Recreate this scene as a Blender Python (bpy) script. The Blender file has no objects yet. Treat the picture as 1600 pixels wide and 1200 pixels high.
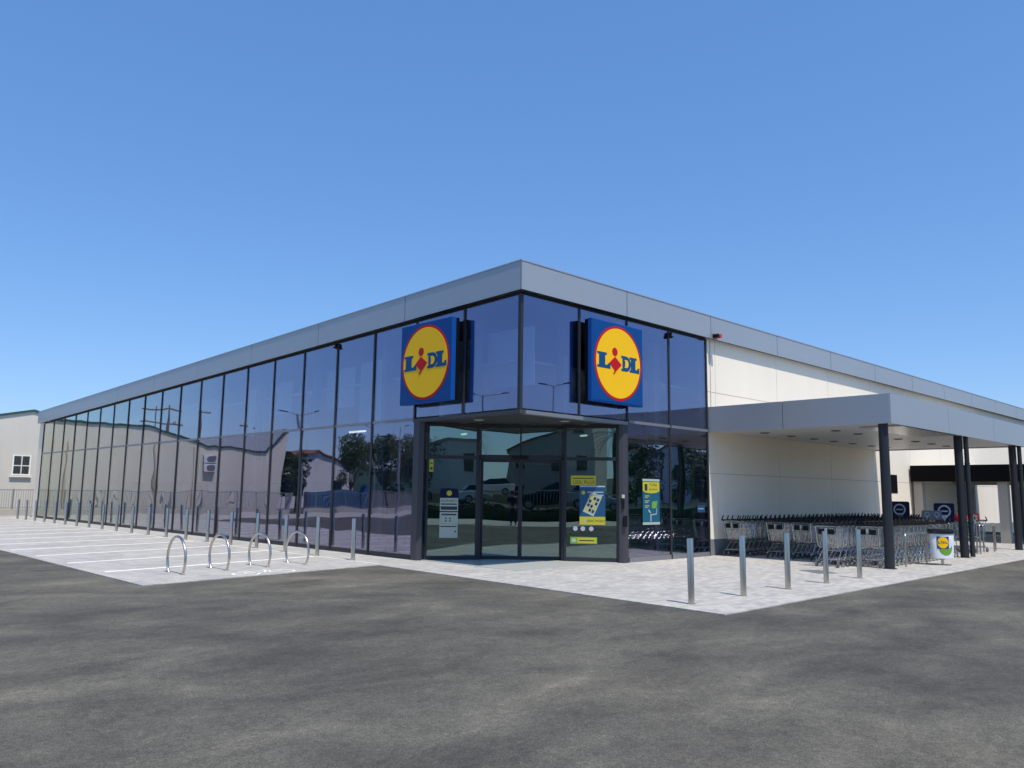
import bpy, bmesh, math, random
from mathutils import Vector, Matrix
random.seed(7)
S = bpy.context.scene
COL = S.collection
PI = math.pi

# ------------------------------------------------------------------ mesh builder
class MB:
    def __init__(s): s.v = []; s.f = []
    def add(s, vs, fs):
        n = len(s.v); s.v += [tuple(v) for v in vs]; s.f += [tuple(i + n for i in f) for f in fs]; return s
    def box(s, x0, x1, y0, y1, z0, z1):
        return s.add([(x0,y0,z0),(x1,y0,z0),(x1,y1,z0),(x0,y1,z0),(x0,y0,z1),(x1,y0,z1),(x1,y1,z1),(x0,y1,z1)],
                     [(0,3,2,1),(4,5,6,7),(0,1,5,4),(1,2,6,5),(2,3,7,6),(3,0,4,7)])
    def obox(s, o, a, b, c):                       # box from origin corner and three edge vectors
        o, a, b, c = map(Vector, (o, a, b, c))
        vs = [o, o+a, o+a+b, o+b, o+c, o+a+c, o+a+b+c, o+b+c]
        fs = [(0,3,2,1),(4,5,6,7),(0,1,5,4),(1,2,6,5),(2,3,7,6),(3,0,4,7)]
        if a.cross(b).dot(c) < 0: fs = [f[::-1] for f in fs]
        return s.add(vs, fs)
    def tube(s, p, q, r, n=8, r2=None, cap=True):
        p, q = Vector(p), Vector(q); d = q - p
        if d.length < 1e-9: return s
        d.normalize(); a = d.cross(Vector((0,0,1)) if abs(d.z) < .9 else Vector((1,0,0))).normalized(); b = d.cross(a)
        r2 = r if r2 is None else r2; vs = []
        for c, rr in ((p, r), (q, r2)):
            for i in range(n):
                t = 2*PI*(i+.5)/n; vs.append(c + a*(rr*math.cos(t)) + b*(rr*math.sin(t)))
        fs = [(i, (i+1) % n, n+(i+1) % n, n+i) for i in range(n)]
        if cap: fs += [tuple(range(n))[::-1], tuple(range(n, 2*n))]
        return s.add(vs, fs)
    def path(s, pts, r, n=8, closed=False):        # a swept round tube along points
        P = [Vector(p) for p in pts]; m = len(P); vs = []; prev = None
        for i in range(m):
            d = (P[(i+1) % m] - P[i-1]) if closed else (P[min(i+1, m-1)] - P[max(i-1, 0)])
            d.normalize()
            a = prev - d*prev.dot(d) if prev is not None else d.orthogonal()
            a.normalize(); prev = a; b = d.cross(a)
            for k in range(n):
                t = 2*PI*k/n; vs.append(P[i] + a*(r*math.cos(t)) + b*(r*math.sin(t)))
        fs = []
        for i in range(m if closed else m-1):
            j = (i+1) % m
            fs += [(i*n+k, i*n+(k+1) % n, j*n+(k+1) % n, j*n+k) for k in range(n)]
        if not closed: fs += [tuple(range(n))[::-1], tuple(range((m-1)*n, m*n))]
        return s.add(vs, fs)
    def lathe(s, prof, c=(0,0,0), n=24, sx=1, sy=1):   # profile [(r,z)...] about z
        vs = []; m = len(prof)
        for r, z in prof:
            for i in range(n):
                t = 2*PI*i/n; vs.append((c[0]+sx*r*math.cos(t), c[1]+sy*r*math.sin(t), c[2]+z))
        fs = [(j*n+i, j*n+(i+1) % n, (j+1)*n+(i+1) % n, (j+1)*n+i) for j in range(m-1) for i in range(n)]
        fs += [tuple(range(n))[::-1], tuple(range((m-1)*n, m*n))]
        return s.add(vs, fs)
    def prism(s, poly, o, u, w, d):                # polygon (u,w coords) extruded along d
        o, u, w, d = map(Vector, (o, u, w, d)); n = len(poly)
        a = [o + u*x + w*y for x, y in poly]
        area = sum(poly[i-1][0]*poly[i][1] - poly[i][0]*poly[i-1][1] for i in range(n))
        ccw = (area > 0) == (u.cross(w).dot(d) > 0)
        fs = [tuple(range(n))[::-1], tuple(range(n, 2*n))] + [(i, (i+1) % n, n+(i+1) % n, n+i) for i in range(n)]
        if not ccw: fs = [f[::-1] for f in fs]
        return s.add(a + [p + d for p in a], fs)

def mesh(name, mb, m, smooth=None):
    me = bpy.data.meshes.new(name); me.from_pydata(mb.v, [], mb.f); me.update()
    if m: me.materials.append(m)
    if smooth:
        me.shade_smooth()
        me.set_sharp_from_angle(angle=math.radians(smooth))
    return me
def obj(name, mb, m, parent=None, smooth=None, loc=None, bevel=0):
    o = bpy.data.objects.new(name, mesh(name, mb, m, smooth) if isinstance(mb, MB) else mb); COL.objects.link(o)
    if parent: o.parent = parent
    if loc: o.location = loc
    if bevel:
        b = o.modifiers.new('edge', 'BEVEL'); b.width = bevel; b.segments = 2; b.limit_method = 'ANGLE'
    return o
def tag(o, label=None, cat=None, group=None, kind=None):
    if label: o['label'] = label
    if cat: o['category'] = cat
    if group: o['group'] = group
    if kind: o['kind'] = kind
    return o
def thing(name, label, cat, loc=(0,0,0), rz=0, group=None):
    o = bpy.data.objects.new(name, None); COL.objects.link(o)
    o.location = loc; o.rotation_euler = (0,0,rz); o.empty_display_size = .1
    return tag(o, label, cat, group)
def copy_tree(o, parent=None):
    c = o.copy(); COL.objects.link(c)
    if parent: c.parent = parent
    for ch in list(o.children): copy_tree(ch, c)
    return c

# ------------------------------------------------------------------ materials
class NT:
    def __init__(s, name):
        s.m = bpy.data.materials.new(name); s.m.use_nodes = True; s.t = s.m.node_tree; s.t.nodes.clear()
        s.out = s.n('ShaderNodeOutputMaterial')
    def n(s, typ, **kw):
        nd = s.t.nodes.new(typ)
        for k, v in kw.items():
            if hasattr(nd, k) and k not in nd.inputs: setattr(nd, k, v)
            else: s.put(nd.inputs[k], v)
        return nd
    def put(s, sock, v):
        if isinstance(v, bpy.types.NodeSocket): s.t.links.new(v, sock)
        else: sock.default_value = v
    def coord(s, kind='Object'): return s.n('ShaderNodeTexCoord').outputs[kind]
    def noise(s, vec, scale, detail=4, rough=.55, dist=0):
        nd = s.n('ShaderNodeTexNoise'); s.put(nd.inputs['Vector'], vec)
        nd.inputs['Scale'].default_value = scale; nd.inputs['Detail'].default_value = detail
        nd.inputs['Roughness'].default_value = rough; nd.inputs['Distortion'].default_value = dist
        return nd.outputs['Fac']
    def ramp(s, fac, stops):
        r = s.n('ShaderNodeValToRGB'); s.put(r.inputs['Fac'], fac); e = r.color_ramp.elements
        while len(e) < len(stops): e.new(.5)
        for el, (p, c) in zip(e, stops):
            el.position = p; el.color = (c, c, c, 1) if isinstance(c, (int, float)) else (*c, 1)
        return r.outputs['Color']
    def mix(s, f, a, b, mode='MIX'):
        nd = s.n('ShaderNodeMix', data_type='RGBA', blend_type=mode)
        s.put(nd.inputs[0], f)
        for i, v in ((6, a), (7, b)):
            s.put(nd.inputs[i], (*v, 1) if isinstance(v, tuple) and len(v) == 3 else v)
        return nd.outputs[2]
    def math(s, op, a, b=0, clamp=False):
        nd = s.n('ShaderNodeMath', operation=op, use_clamp=clamp); s.put(nd.inputs[0], a); s.put(nd.inputs[1], b); return nd.outputs[0]
    def bump(s, h, strength=.3, dist=.01):
        nd = s.n('ShaderNodeBump'); s.put(nd.inputs['Height'], h); nd.inputs['Strength'].default_value = strength
        nd.inputs['Distance'].default_value = dist; return nd.outputs['Normal']
    def scaled(s, vec, sc):
        nd = s.n('ShaderNodeMapping'); s.put(nd.inputs['Vector'], vec); nd.inputs['Scale'].default_value = sc; return nd.outputs[0]
    def bsdf(s, **kw):
        nd = s.n('ShaderNodeBsdfPrincipled')
        for k, v in kw.items():
            s.put(nd.inputs[k], (*v, 1) if isinstance(v, tuple) and len(v) == 3 and 'Color' in k else v)
        s.t.links.new(nd.outputs[0], s.out.inputs[0]); return nd

def paint(name, c, rough=.5, metal=0, var=.06, scale=3, spec=.5, bump=0):
    t = NT(name); v = t.coord()
    f = t.noise(v, scale, 5)
    k = t.mix(f, tuple(x*(1-var) for x in c), tuple(min(1, x*(1+var)) for x in c))
    kw = {'Base Color': k, 'Roughness': rough, 'Metallic': metal, 'Specular IOR Level': spec}
    if bump: kw['Normal'] = t.bump(t.noise(v, scale*20, 3), bump, .004)
    t.bsdf(**kw); return t.m
def emis(name, c, st):
    t = NT(name); t.bsdf(**{'Base Color': c, 'Emission Color': c, 'Emission Strength': st}); return t.m

def asphalt_mat():
    t = NT('asphalt'); v = t.coord()
    big = t.noise(v, .22, 5, .6, .3); mid = t.noise(t.scaled(v, (1,1.5,1)), .62, 8, .62, .35); fine = t.noise(v, 85, 3, .75)
    grit = t.noise(v, 190, 2, .6)
    c = t.ramp(mid, [(.28, (.056,.053,.048)), (.41, (.080,.076,.068)), (.50, (.097,.093,.082)), (.58, (.112,.107,.093)), (.74, (.165,.154,.132))])
    md = t.noise(t.scaled(v, (1,1.3,1)), 5.5, 6, .72, .5); sm = t.noise(v, 26, 4, .7)
    c = t.mix(.38, c, t.ramp(md, [(.30, .55), (.48, .95), (.56, 1.08), (.72, 1.7)]), 'MULTIPLY')
    c = t.mix(.5, c, t.ramp(sm, [(.30, .6), (.5, 1.0), (.70, 1.55)]), 'MULTIPLY')
    c = t.mix(.9, c, t.ramp(big, [(.30, (.66,.66,.67)), (.44, (.90,.90,.90)), (.54, (1.04,1.03,1.01)), (.70, (1.34,1.30,1.22))]), 'MULTIPLY')
    rust = t.noise(t.scaled(v, (1,1.8,1)), .5, 5, .65, 1.0)
    c = t.mix(t.ramp(rust, [(.60, 0.0), (.74, .55)]), c, (.118,.098,.088))
    c = t.mix(.75, c, t.ramp(fine, [(.27, .30), (.5, 1.0), (.73, 1.95)]), 'MULTIPLY')
    c = t.mix(.6, c, t.ramp(grit, [(.3, .5), (.52, 1.0), (.72, 1.8)]), 'MULTIPLY')
    c = t.mix(1.0, c, (1.03,1.02,.975), 'MULTIPLY')
    crk = t.noise(t.scaled(v, (1,1,1)), .45, 8, .7, 2.2)
    line = t.ramp(t.math('ABSOLUTE', t.math('SUBTRACT', crk, .5)), [(0.0, .62), (.006, 1.0)])
    c = t.mix(.35, c, line, 'MULTIPLY')
    h = t.math('ADD', t.math('MULTIPLY', grit, .6), t.math('MULTIPLY', fine, .5))
    t.bsdf(**{'Base Color': c, 'Roughness': .93, 'Specular IOR Level': .25, 'Normal': t.bump(h, .5, .006)}); return t.m
def paver_mat():
    t = NT('concrete_pavers'); v = t.coord()
    b = t.n('ShaderNodeTexBrick'); t.put(b.inputs['Vector'], v)
    b.inputs['Color1'].default_value = (.49,.468,.432,1); b.inputs['Color2'].default_value = (.345,.332,.312,1); b.inputs['Mortar'].default_value = (.30,.29,.275,1)
    b.inputs['Scale'].default_value = 1; b.inputs['Mortar Size'].default_value = .004; b.inputs['Mortar Smooth'].default_value = .3
    b.inputs['Brick Width'].default_value = .2; b.inputs['Row Height'].default_value = .1; b.inputs['Bias'].default_value = -.1
    n1 = t.noise(v, .7, 5, .6, .4); n2 = t.noise(v, 45, 3, .6)
    c = t.mix(.6, b.outputs['Color'], t.ramp(n1, [(.3, (.80,.80,.80)), (.5, (.98,.98,.97)), (.7, (1.10,1.08,1.04))]), 'MULTIPLY')
    c = t.mix(.5, c, t.ramp(n2, [(.3, .82), (.7, 1.15)]), 'MULTIPLY')
    h = t.math('ADD', t.math('MULTIPLY', b.outputs['Fac'], -1), t.math('MULTIPLY', n2, .3))
    t.bsdf(**{'Base Color': c, 'Roughness': .85, 'Normal': t.bump(h, .35, .004)}); return t.m
def glass_mat(name='facade_glass', tint=(.70,.76,.80), r0=.155, refl=(.74,.69,1.0), wav=1.1):
    t = NT(name); v = t.coord('Object')
    lw = t.n('ShaderNodeLayerWeight', Blend=.5)
    f = t.math('POWER', lw.outputs['Facing'], 2.3)
    f = t.math('ADD', t.math('MULTIPLY', f, 1-r0), r0, True)
    nn = t.bump(t.noise(v, .55, 1, .4), .9*wav, .012)
    g = t.n('ShaderNodeBsdfGlossy'); g.inputs['Roughness'].default_value = .0
    t.put(g.inputs['Color'], t.ramp(lw.outputs['Facing'], [(.25, refl), (.58, (refl[0]*1.0, refl[1]*1.04, .86)), (.75, (.95,.98,.91))]))
    t.put(g.inputs['Normal'], nn)
    tr = t.n('ShaderNodeBsdfTransparent'); tr.inputs['Color'].default_value = (*tint, 1)
    mx = t.n('ShaderNodeMixShader'); t.put(mx.inputs[0], f); t.put(mx.inputs[1], tr.outputs[0]); t.put(mx.inputs[2], g.outputs[0])
    t.t.links.new(mx.outputs[0], t.out.inputs[0]); return t.m
def brushed(name='brushed_stainless_steel', c=(.58,.535,.47), rough=.30):
    t = NT(name); v = t.coord()
    f = t.noise(t.scaled(v, (1,1,.4)), .8, 2)
    t.bsdf(**{'Base Color': t.mix(f, tuple(x*.94 for x in c), c), 'Metallic': 1.0, 'Roughness': rough}); return t.m
def render_wall(name, c, streak=.08):
    t = NT(name); v = t.coord()
    a = t.noise(t.scaled(v, (1.2,1.2,.12)), 1.5, 5, .6); b = t.noise(v, .35, 4)
    k = t.mix(a, tuple(x*(1-streak) for x in c), tuple(min(1, x*(1+streak*.5)) for x in c))
    k = t.mix(.4, k, t.ramp(b, [(.3, .9), (.7, 1.04)]), 'MULTIPLY')
    t.bsdf(**{'Base Color': k, 'Roughness': .9, 'Specular IOR Level': .25, 'Normal': t.bump(t.noise(v, 70, 3), .15, .003)}); return t.m
def leaf_mat(name, a, b):
    t = NT(name); f = t.noise(t.coord(), 1.7, 3)
    nd = t.bsdf(**{'Base Color': t.mix(f, a, b), 'Roughness': .6, 'Specular IOR Level': .3}); return t.m
def panel_mat():
    t = NT('silver_composite_panel'); v = t.coord()
    f = t.noise(v, .35, 3)
    t.bsdf(**{'Base Color': t.mix(f, (.36,.385,.41), (.395,.42,.445)), 'Metallic': .35, 'Roughness': .42, 'Coat Weight': .15, 'Coat Roughness': .25}); return t.m

M = dict(
  asphalt=asphalt_mat(), paver=paver_mat(), glass=glass_mat(), steel=brushed(),
  doorglass=glass_mat('door_glass', (.40,.54,.50), .20, (.74,.92,.90), 1.0),
  panel=panel_mat(), frame=paint('anthracite_frame', (.026,.028,.034), .45, .0, .06, 3, .35), darkgap=paint('black_gasket', (.012,.013,.016), .6),
  frame2=paint('dark_grey_cladding', (.050,.051,.060), .4, .0, .06, 3, .4), sill=paint('grey_aluminium_trim', (.24,.25,.27), .4, .4),
  white=render_wall('cream_white_wall_panel', (.90,.815,.675), .04), plinth=render_wall('grey_plinth', (.20,.21,.22)), joint=paint('joint_filler', (.50,.47,.42), .8),
  soffit=paint('white_soffit_boards', (.70,.69,.66), .35, .0, .03), roofm=paint('grey_roof_sheet', (.35,.36,.37), .6),
  column=paint('anthracite_steel', (.024,.027,.033), .42, .0, .06, 3, .35), beige=render_wall('beige_render', (.64,.605,.535), .10), green=paint('green_roof_trim', (.022,.075,.065), .5),
  conc=render_wall('weathered_concrete', (.42,.40,.36), .15), paintw=paint('worn_white_road_paint', (.86,.84,.76), .7, 0, .05, 6),
  blue=paint('blue_sign_acrylic', (.002,.060,.235), .5, 0, .02, 3, .2), blued=paint('blue_sign_side', (.003,.075,.34), .5, 0, .02, 3, .2), yellow=paint('yellow_sign_acrylic', (.95,.54,.003), .45, 0, .02, 3, .2),
  red=paint('red_sign_acrylic', (.52,.004,.016), .5, 0, .02, 3, .2), lblue=paint('blue_lettering', (.003,.075,.20), .5, 0, .02, 3, .2),
  black=paint('black_plastic', (.007,.007,.009), .5, 0, .06, 3, .2), bag=paint('black_bin_bag', (.008,.008,.010), .25, 0, .1, 20, .6, .6), chrome=brushed('zinc_plated_wire', (.54,.56,.56), .26),
  rubber=paint('grey_rubber', (.10,.10,.10), .7), red2=paint('red_plastic', (.55,.02,.04), .4), binw=paint('white_bin_plastic', (.74,.77,.80), .3), greenp=paint('light_green_print', (.16,.34,.05), .4),
  navy=paint('navy_board', (.004,.006,.04), .5, 0, .02, 3, .2), pin=paint('pale_grey_print', (.42,.44,.52), .5), greyb=paint('grey_board', (.13,.15,.20), .5),
  postw=paint('pale_poster_paper', (.40,.46,.39), .6), postb=paint('blue_poster_paper', (.006,.075,.17), .5), posty=paint('yellow_poster_paper', (.50,.45,.025), .5), postt=paint('teal_poster_paper', (.005,.10,.16), .5),
  ink=paint('dark_ink', (.02,.03,.03), .6), intf=paint('pale_floor_tiles', (.45,.46,.42), .35), intw=paint('interior_wall_paint', (.70,.72,.72), .7), intg=paint('green_interior_panel', (.02,.16,.06), .5),
  intc=paint('interior_steel_grey', (.16,.19,.24), .6), lamp=emis('lit_ceiling_lamp', (1,.93,.78), 1.6), lampd=paint('lamp_glass_off', (.6,.6,.55), .3),
  dark=paint('black_cladding', (.004,.004,.005), .7, 0, .06, 3, .1), tile=paint('terracotta_roof', (.22,.09,.055), .8), housew=render_wall('white_house_wall', (.70,.69,.68)),
  trunk=paint('bark', (.10,.075,.05), .9, 0, .25, 9, .2, .4), leaf=leaf_mat('broad_leaves', (.020,.045,.012), (.055,.095,.028)), leafd=leaf_mat('dark_leaves', (.014,.032,.010), (.040,.070,.022)),
  palm=leaf_mat('palm_fronds', (.03,.06,.015), (.07,.11,.03)), hedge=leaf_mat('hedge_leaves', (.010,.030,.010), (.030,.062,.020)),
  soil=paint('dry_soil', (.40,.24,.11), .95, 0, .3, 2, .2, .3), wood=paint('grey_pole_wood', (.16,.14,.12), .9), galv=paint('galvanised_steel', (.30,.32,.34), .45, .6),
  wg=paint('dark_window_glass', (.02,.025,.03), .08), skin=paint('skin', (.45,.26,.18), .5), cloth=paint('navy_shirt_cloth', (.015,.018,.035), .9), jeans=paint('dark_jeans_cloth', (.02,.022,.035), .9), hair=paint('dark_hair', (.015,.010,.008), .6),
  carsil=paint('silver_car_paint', (.42,.43,.45), .25, .5, .02), carblk=paint('black_car_paint', (.012,.013,.018), .15, .2, .02), carwht=paint('white_car_paint', (.72,.72,.72), .2, 0, .02), carblu=paint('blue_car_paint', (.02,.05,.14), .2, .3, .02), tyre=paint('tyre_rubber', (.02,.02,.02), .8), lens=paint('headlight_lens', (.7,.7,.7), .1))

# ------------------------------------------------------------------ camera and light
cam = bpy.data.cameras.new('camera'); co = bpy.data.objects.new('camera', cam); COL.objects.link(co); S.camera = co
cam.sensor_width = 36; cam.lens = 28.151; cam.clip_end = 3000; cam.clip_start = .05
yaw, pitch, roll = .7707, .1352, .0130
Fw = Vector((math.cos(pitch)*math.sin(yaw), math.cos(pitch)*math.cos(yaw), math.sin(pitch)))
Rt = Vector((math.cos(yaw), -math.sin(yaw), 0)); Up = Rt.cross(Fw)
Rr = Rt*math.cos(roll) + Up*math.sin(roll); Ur = -Rt*math.sin(roll) + Up*math.cos(roll)
CAM = Vector((-11.663, -11.770, 1.6))
co.matrix_world = Matrix((( Rr.x, Ur.x, -Fw.x, CAM.x), (Rr.y, Ur.y, -Fw.y, CAM.y), (Rr.z, Ur.z, -Fw.z, CAM.z), (0,0,0,1)))

SUN = Vector((-.085, -.46, 1)).normalized()
el = math.asin(SUN.z); az = math.atan2(SUN.x, SUN.y)
L = bpy.data.lights.new('sun', 'SUN'); L.energy = 3.3; L.angle = math.radians(.53); L.color = (1, .935, .83)
lo = bpy.data.objects.new('sun', L); COL.objects.link(lo); lo.rotation_euler = SUN.to_track_quat('Z', 'Y').to_euler(); lo.location = (0,0,60)
W = bpy.data.worlds.new('World'); S.world = W; W.use_nodes = True; wt = W.node_tree
sky = wt.nodes.new('ShaderNodeTexSky'); sky.sky_type = 'NISHITA'; sky.sun_disc = False
sky.sun_elevation = el; sky.sun_rotation = az; sky.air_density = 1.0; sky.dust_density = .35; sky.ozone_density = 2.0; sky.altitude = 100
bg = wt.nodes['Background']; hs = wt.nodes.new('ShaderNodeHueSaturation'); hs.inputs['Saturation'].default_value = 1.25; wt.links.new(sky.outputs[0], hs.inputs['Color']); gm = wt.nodes.new('ShaderNodeGamma'); gm.inputs['Gamma'].default_value = .58; wt.links.new(hs.outputs[0], gm.inputs['Color'])
tn = wt.nodes.new('ShaderNodeMix'); tn.data_type = 'RGBA'; tn.blend_type = 'MULTIPLY'; tn.inputs[0].default_value = 1; tn.inputs[7].default_value = (.86,1.15,1.62,1)
wt.links.new(gm.outputs[0], tn.inputs[6]); wt.links.new(tn.outputs[2], bg.inputs['Color']); bg.inputs['Strength'].default_value = .15
S.view_settings.view_transform = 'Standard'; S.view_settings.look = 'None'; S.view_settings.exposure = .45; S.view_settings.gamma = 1

# ------------------------------------------------------------------ ground
tag(obj('ground', MB().add([(-400,-400,-.014),(400,-400,-.014),(400,400,-.014),(-400,400,-.014)], [(0,1,2,3)]), M['asphalt']), kind='structure')
pave_poly = [(-1.75,-5.78),(30,-5.45),(30,.10),(36,.10),(36,42),(-.05,39.0),(-6.5,31),(-6.5,12.3),(-6.53,2.27),(-1.26,3.08)]
pave = MB().prism(pave_poly, (0,0,-.06), (1,0,0), (0,1,0), (0,0,.06))
pavement = tag(obj('pavement', pave, M['paver']), kind='structure')
for k in range(11):
    y0 = 4.87 + 2.36*k
    w = .07
    obj('parking_line', MB().prism([(-6.3,y0-w),(-1.16,y0+1.05-w),(-1.16,y0+1.05+w),(-6.3,y0+w)], (0,0,.002), (1,0,0), (0,1,0), (0,0,.002)), M['paintw'], pavement)
obj('edge_line', MB().box(-1.14,-1.09,3.25,35.5,.002,.004), M['paintw'], pavement)
# bicycle painted on the paving
bk = MB(); bo = Vector((-3.95,3.05,.003)); bu = Vector((.985,.17,0)); bv = Vector((-.17,.985,0))
def bp(u, v): return bo + bu*u + bv*v
def flat_ring(mb, c, r, w, n=20):
    vs = []; fs = []
    for i in range(n):
        a = 2*PI*i/n
        for rr in (r-w, r): vs.append(bp(c[0]+rr*math.cos(a), c[1]+rr*math.sin(a)))
    for i in range(n): j = (i+1) % n; fs.append((2*i, 2*i+1, 2*j+1, 2*j))
    mb.add(vs, fs)
def flat_bar(mb, p, q, w):
    p, q = Vector(p), Vector(q); d = (q-p).normalized(); s_ = Vector((-d.y, d.x))*w/2
    mb.add([bp(*(p-s_)), bp(*(q-s_)), bp(*(q+s_)), bp(*(p+s_))], [(0,1,2,3)])
flat_ring(bk, (-.42,0), .27, .055); flat_ring(bk, (.42,0), .27, .055)
for p, q in (((-.42,0),(-.2,.34)),((-.2,.34),(.3,.34)),((.3,.34),(0,0)),((0,0),(-.2,.34)),((0,0),(-.42,0)),((.42,0),(.27,.45)),((.27,.45),(.42,.47)),((-.3,.42),(-.12,.42))): flat_bar(bk, p, q, .05)
obj('bicycle_marking', bk, M['paintw'], pavement)
tag(obj('road', MB().prism([(-60,31.2),(-6.6,31.2),(-.2,39.2),(12,39.2),(12,39.9),(-60,39.9)], (0,0,-.05), (1,0,0), (0,1,0), (0,0,.045)), M['conc']), kind='structure')

# ------------------------------------------------------------------ supermarket building
store = thing('supermarket_building', 'low supermarket with tall glazed corner, silver roof band and cream side wall', 'building')
G = .15                                         # glass plane behind the fascia
SL = .0258; HT, HB = 6.519, 5.902
def zt(y): return HT - SL*y
def zb(y): return HB - SL*y
def zg(y): return 5.84 - SL*y
# fascia: panels with open joints over a dark backing
LEN = 36.79
for k in range(9):
    y0 = k*4.0935 + (.022 if k else .02); y1 = (k+1)*4.0935 - (.0 if k < 8 else .05)
    obj('fascia_panel', MB().prism([(y0,zb(y0)),(y1,zb(y1)),(y1,zt(y1)),(y0,zt(y0))], (0,0,0), (0,1,0), (0,0,1), (.03,0,0)), M['panel'], store)
xs = [.0] + [3.635 + 3.7586*i for i in range(11)]
for k in range(11):
    x0 = xs[k] + (.022 if k else .02); x1 = xs[k+1]
    obj('fascia_panel', MB().box(x0, x1, 0, .03, HB, HT), M['panel'], store)
XE = xs[-1]
bk = MB().prism([(.05,zb(.05)+.02),(LEN-.06,zb(LEN)+.02),(LEN-.06,zt(LEN)-.015),(.05,zt(.05)-.015)], (.034,0,0), (0,1,0), (0,0,1), (.10,0,0))
bk.box(.14, XE-.03, .034, .14, HB+.02, HT-.015)
obj('fascia_backing', bk, M['darkgap'], store)
obj('corner_trim', MB().box(-.004,.018,-.004,.018,HB,HT), M['sill'], store)
cap = MB().prism([(-.01,zt(-.01)+.002),(LEN,zt(LEN)+.002),(LEN,zt(LEN)+.03),(-.01,zt(-.01)+.03)], (-.012,0,0), (0,1,0), (0,0,1), (.3,0,0))
cap.box(.29, XE, -.012, .3, HT+.002, HT+.03)
obj('roof_edge_trim', cap, M['panel'], store)
# roof slab
obj('roof', MB().prism([(.16,HT-.25),(LEN-.1,zt(LEN)-.25),(LEN-.1,zt(LEN)-.45),(.16,HT-.45)], (.16,0,0), (0,1,0), (0,0,1), (XE-.4,0,0)), M['roofm'], store)
# dark head strip above the glass
hd = MB().prism([(G+.03,zg(G)),(36.0,zg(36)),(36.0,zb(36)+.015),(G+.03,zb(G)+.015)], (G+.01,0,0), (0,1,0), (0,0,1), (.1,0,0))
hd.box(G+.11, 7.36, G+.01, G+.11, zg(0), HB+.015)
obj('head_frame', hd, M['darkgap'], store)
ys = [.185 + 1.791*j for j in range(21)]; ys[0] = G
xm = [.2767 + 1.7692*j for j in range(5)]; xm[0] = G
TR = 3.345
mw = .029
# mullions
for j, y in enumerate(ys):
    z0 = .0 if j >= 3 else TR-.08
    if j == 0: continue
    obj('mullion', MB().prism([(y-mw,z0),(y+mw,z0),(y+mw,zg(y+mw)-.001),(y-mw,zg(y-mw)-.001)], (G-.026,0,0), (0,1,0), (0,0,1), (.10,0,0)), M['frame'], store)
for j, x in enumerate(xm):
    z0 = .0 if j >= 3 else TR-.08
    if j == 0: continue
    obj('mullion', MB().box(x-mw, x+mw, G-.018, G+.082, z0, zg(0)-.001), M['frame'], store)
obj('corner_mullion', MB().box(G-.03,G+.05,G-.03,G+.05,TR+.0,zg(0)), M['frame'], store)
# transoms and sills
tr = M['frame2']
for a, b in zip(ys[2:-1], ys[3:]):
    obj('transom', MB().box(G-.015, G+.08, a+mw+.001, b-mw-.001, TR-.035, TR+.035), M['sill'], store)
    obj('base_frame', MB().box(G-.012, G+.08, a+mw+.001, b-mw-.001, .0, .11), M['frame'], store)
for a, b in zip(xm[2:-1], xm[3:]):
    obj('transom', MB().box(a+mw+.001, b-mw-.001, G-.04, G+.08, TR-.035, TR+.035), M['sill'], store)
    obj('base_frame', MB().box(a+mw+.001, b-mw-.001, G-.03, G+.08, .0, .11), M['sill'], store)
# panes
gt = .012
def paneL(a, b, z0, sloped):
    e = mw+.002
    if sloped: poly = [(a+e,z0),(b-e,z0),(b-e,zg(b-e)-.004),(a+e,zg(a+e)-.004)]
    else: poly = [(a+e,z0),(b-e,z0),(b-e,TR-.037),(a+e,TR-.037)]
    tilt = random.uniform(-.004,.004); ym = (a+b)/2; poly = [(y_-ym, z_) for y_, z_ in poly]
    obj('window_pane', MB().prism(poly, (G,ym,0), (tilt,1,0), (0,0,1), (gt,0,0)), M['glass'], store)
def paneR(a, b, z0, z1):
    e = mw+.002
    tilt = random.uniform(-.004,.004); xc = (a+b)/2
    obj('window_pane', MB().prism([(a+e-xc,z0),(b-e-xc,z0),(b-e-xc,z1),(a+e-xc,z1)], (xc,G,0), (1,tilt,0), (0,0,1), (0,gt,0)), M['glass'], store)
for j in range(20):
    a, b = ys[j] + (.03 if j == 0 else 0), ys[j+1]
    paneL(a, b, TR+.037, True)
    if j >= 2: paneL(a, b, .112, False)
for j in range(4):
    a, b = xm[j] + (.03 if j == 0 else 0), xm[j+1]
    paneR(a, b, TR+.037, zg(0)-.004)
    if j >= 2: paneR(a, b, .112, TR-.037)
# far end pier and rear
obj('end_pier', MB().box(.12, .6, 36.03, 36.70, 0, zb(36.7)+.1), M['white'], store)
obj('rear_wall', MB().box(.6, 40, 36.5, 36.7, 0, 5.2), M['white'], store)
# entrance: chamfered corner under the overhang
A = Vector((.28,3.58,0)); B = Vector((3.68,.24,0)); T = (B-A).normalized(); N = Vector((T.y,-T.x,0)); LC = (B-A).length   # N faces the car park
SOF = 3.262
beam = MB().box(G-.06, G+.12, G-.06, ys[2]-.035, SOF, TR-.005)
obj('overhang_beam', beam, M['frame2'], store)
obj('overhang_beam', MB().box(G+.122, xm[2]-.035, G-.06, G+.12, SOF, TR-.005), M['sill'], store)
obj('overhang_soffit', MB().prism([(G+.125,G+.125),(3.76,G+.125),(3.76,.45),(.5,3.7),(G+.125,3.7)], (0,0,SOF+.012), (1,0,0), (0,1,0), (0,0,.06)), M['frame2'], store)
for x, y in ((.62,1.96),(2.07,.61)):
    lt = obj('soffit_light', MB().lathe([(.13,-.012),(.13,.01)], (x,y,SOF+.005), 20), M['sill'], store, 40)
    obj('lamp_lens', MB().lathe([(.10,-.006),(.10,.0)], (x,y,SOF-.008), 20), M['lampd'], lt, 40)
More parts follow.
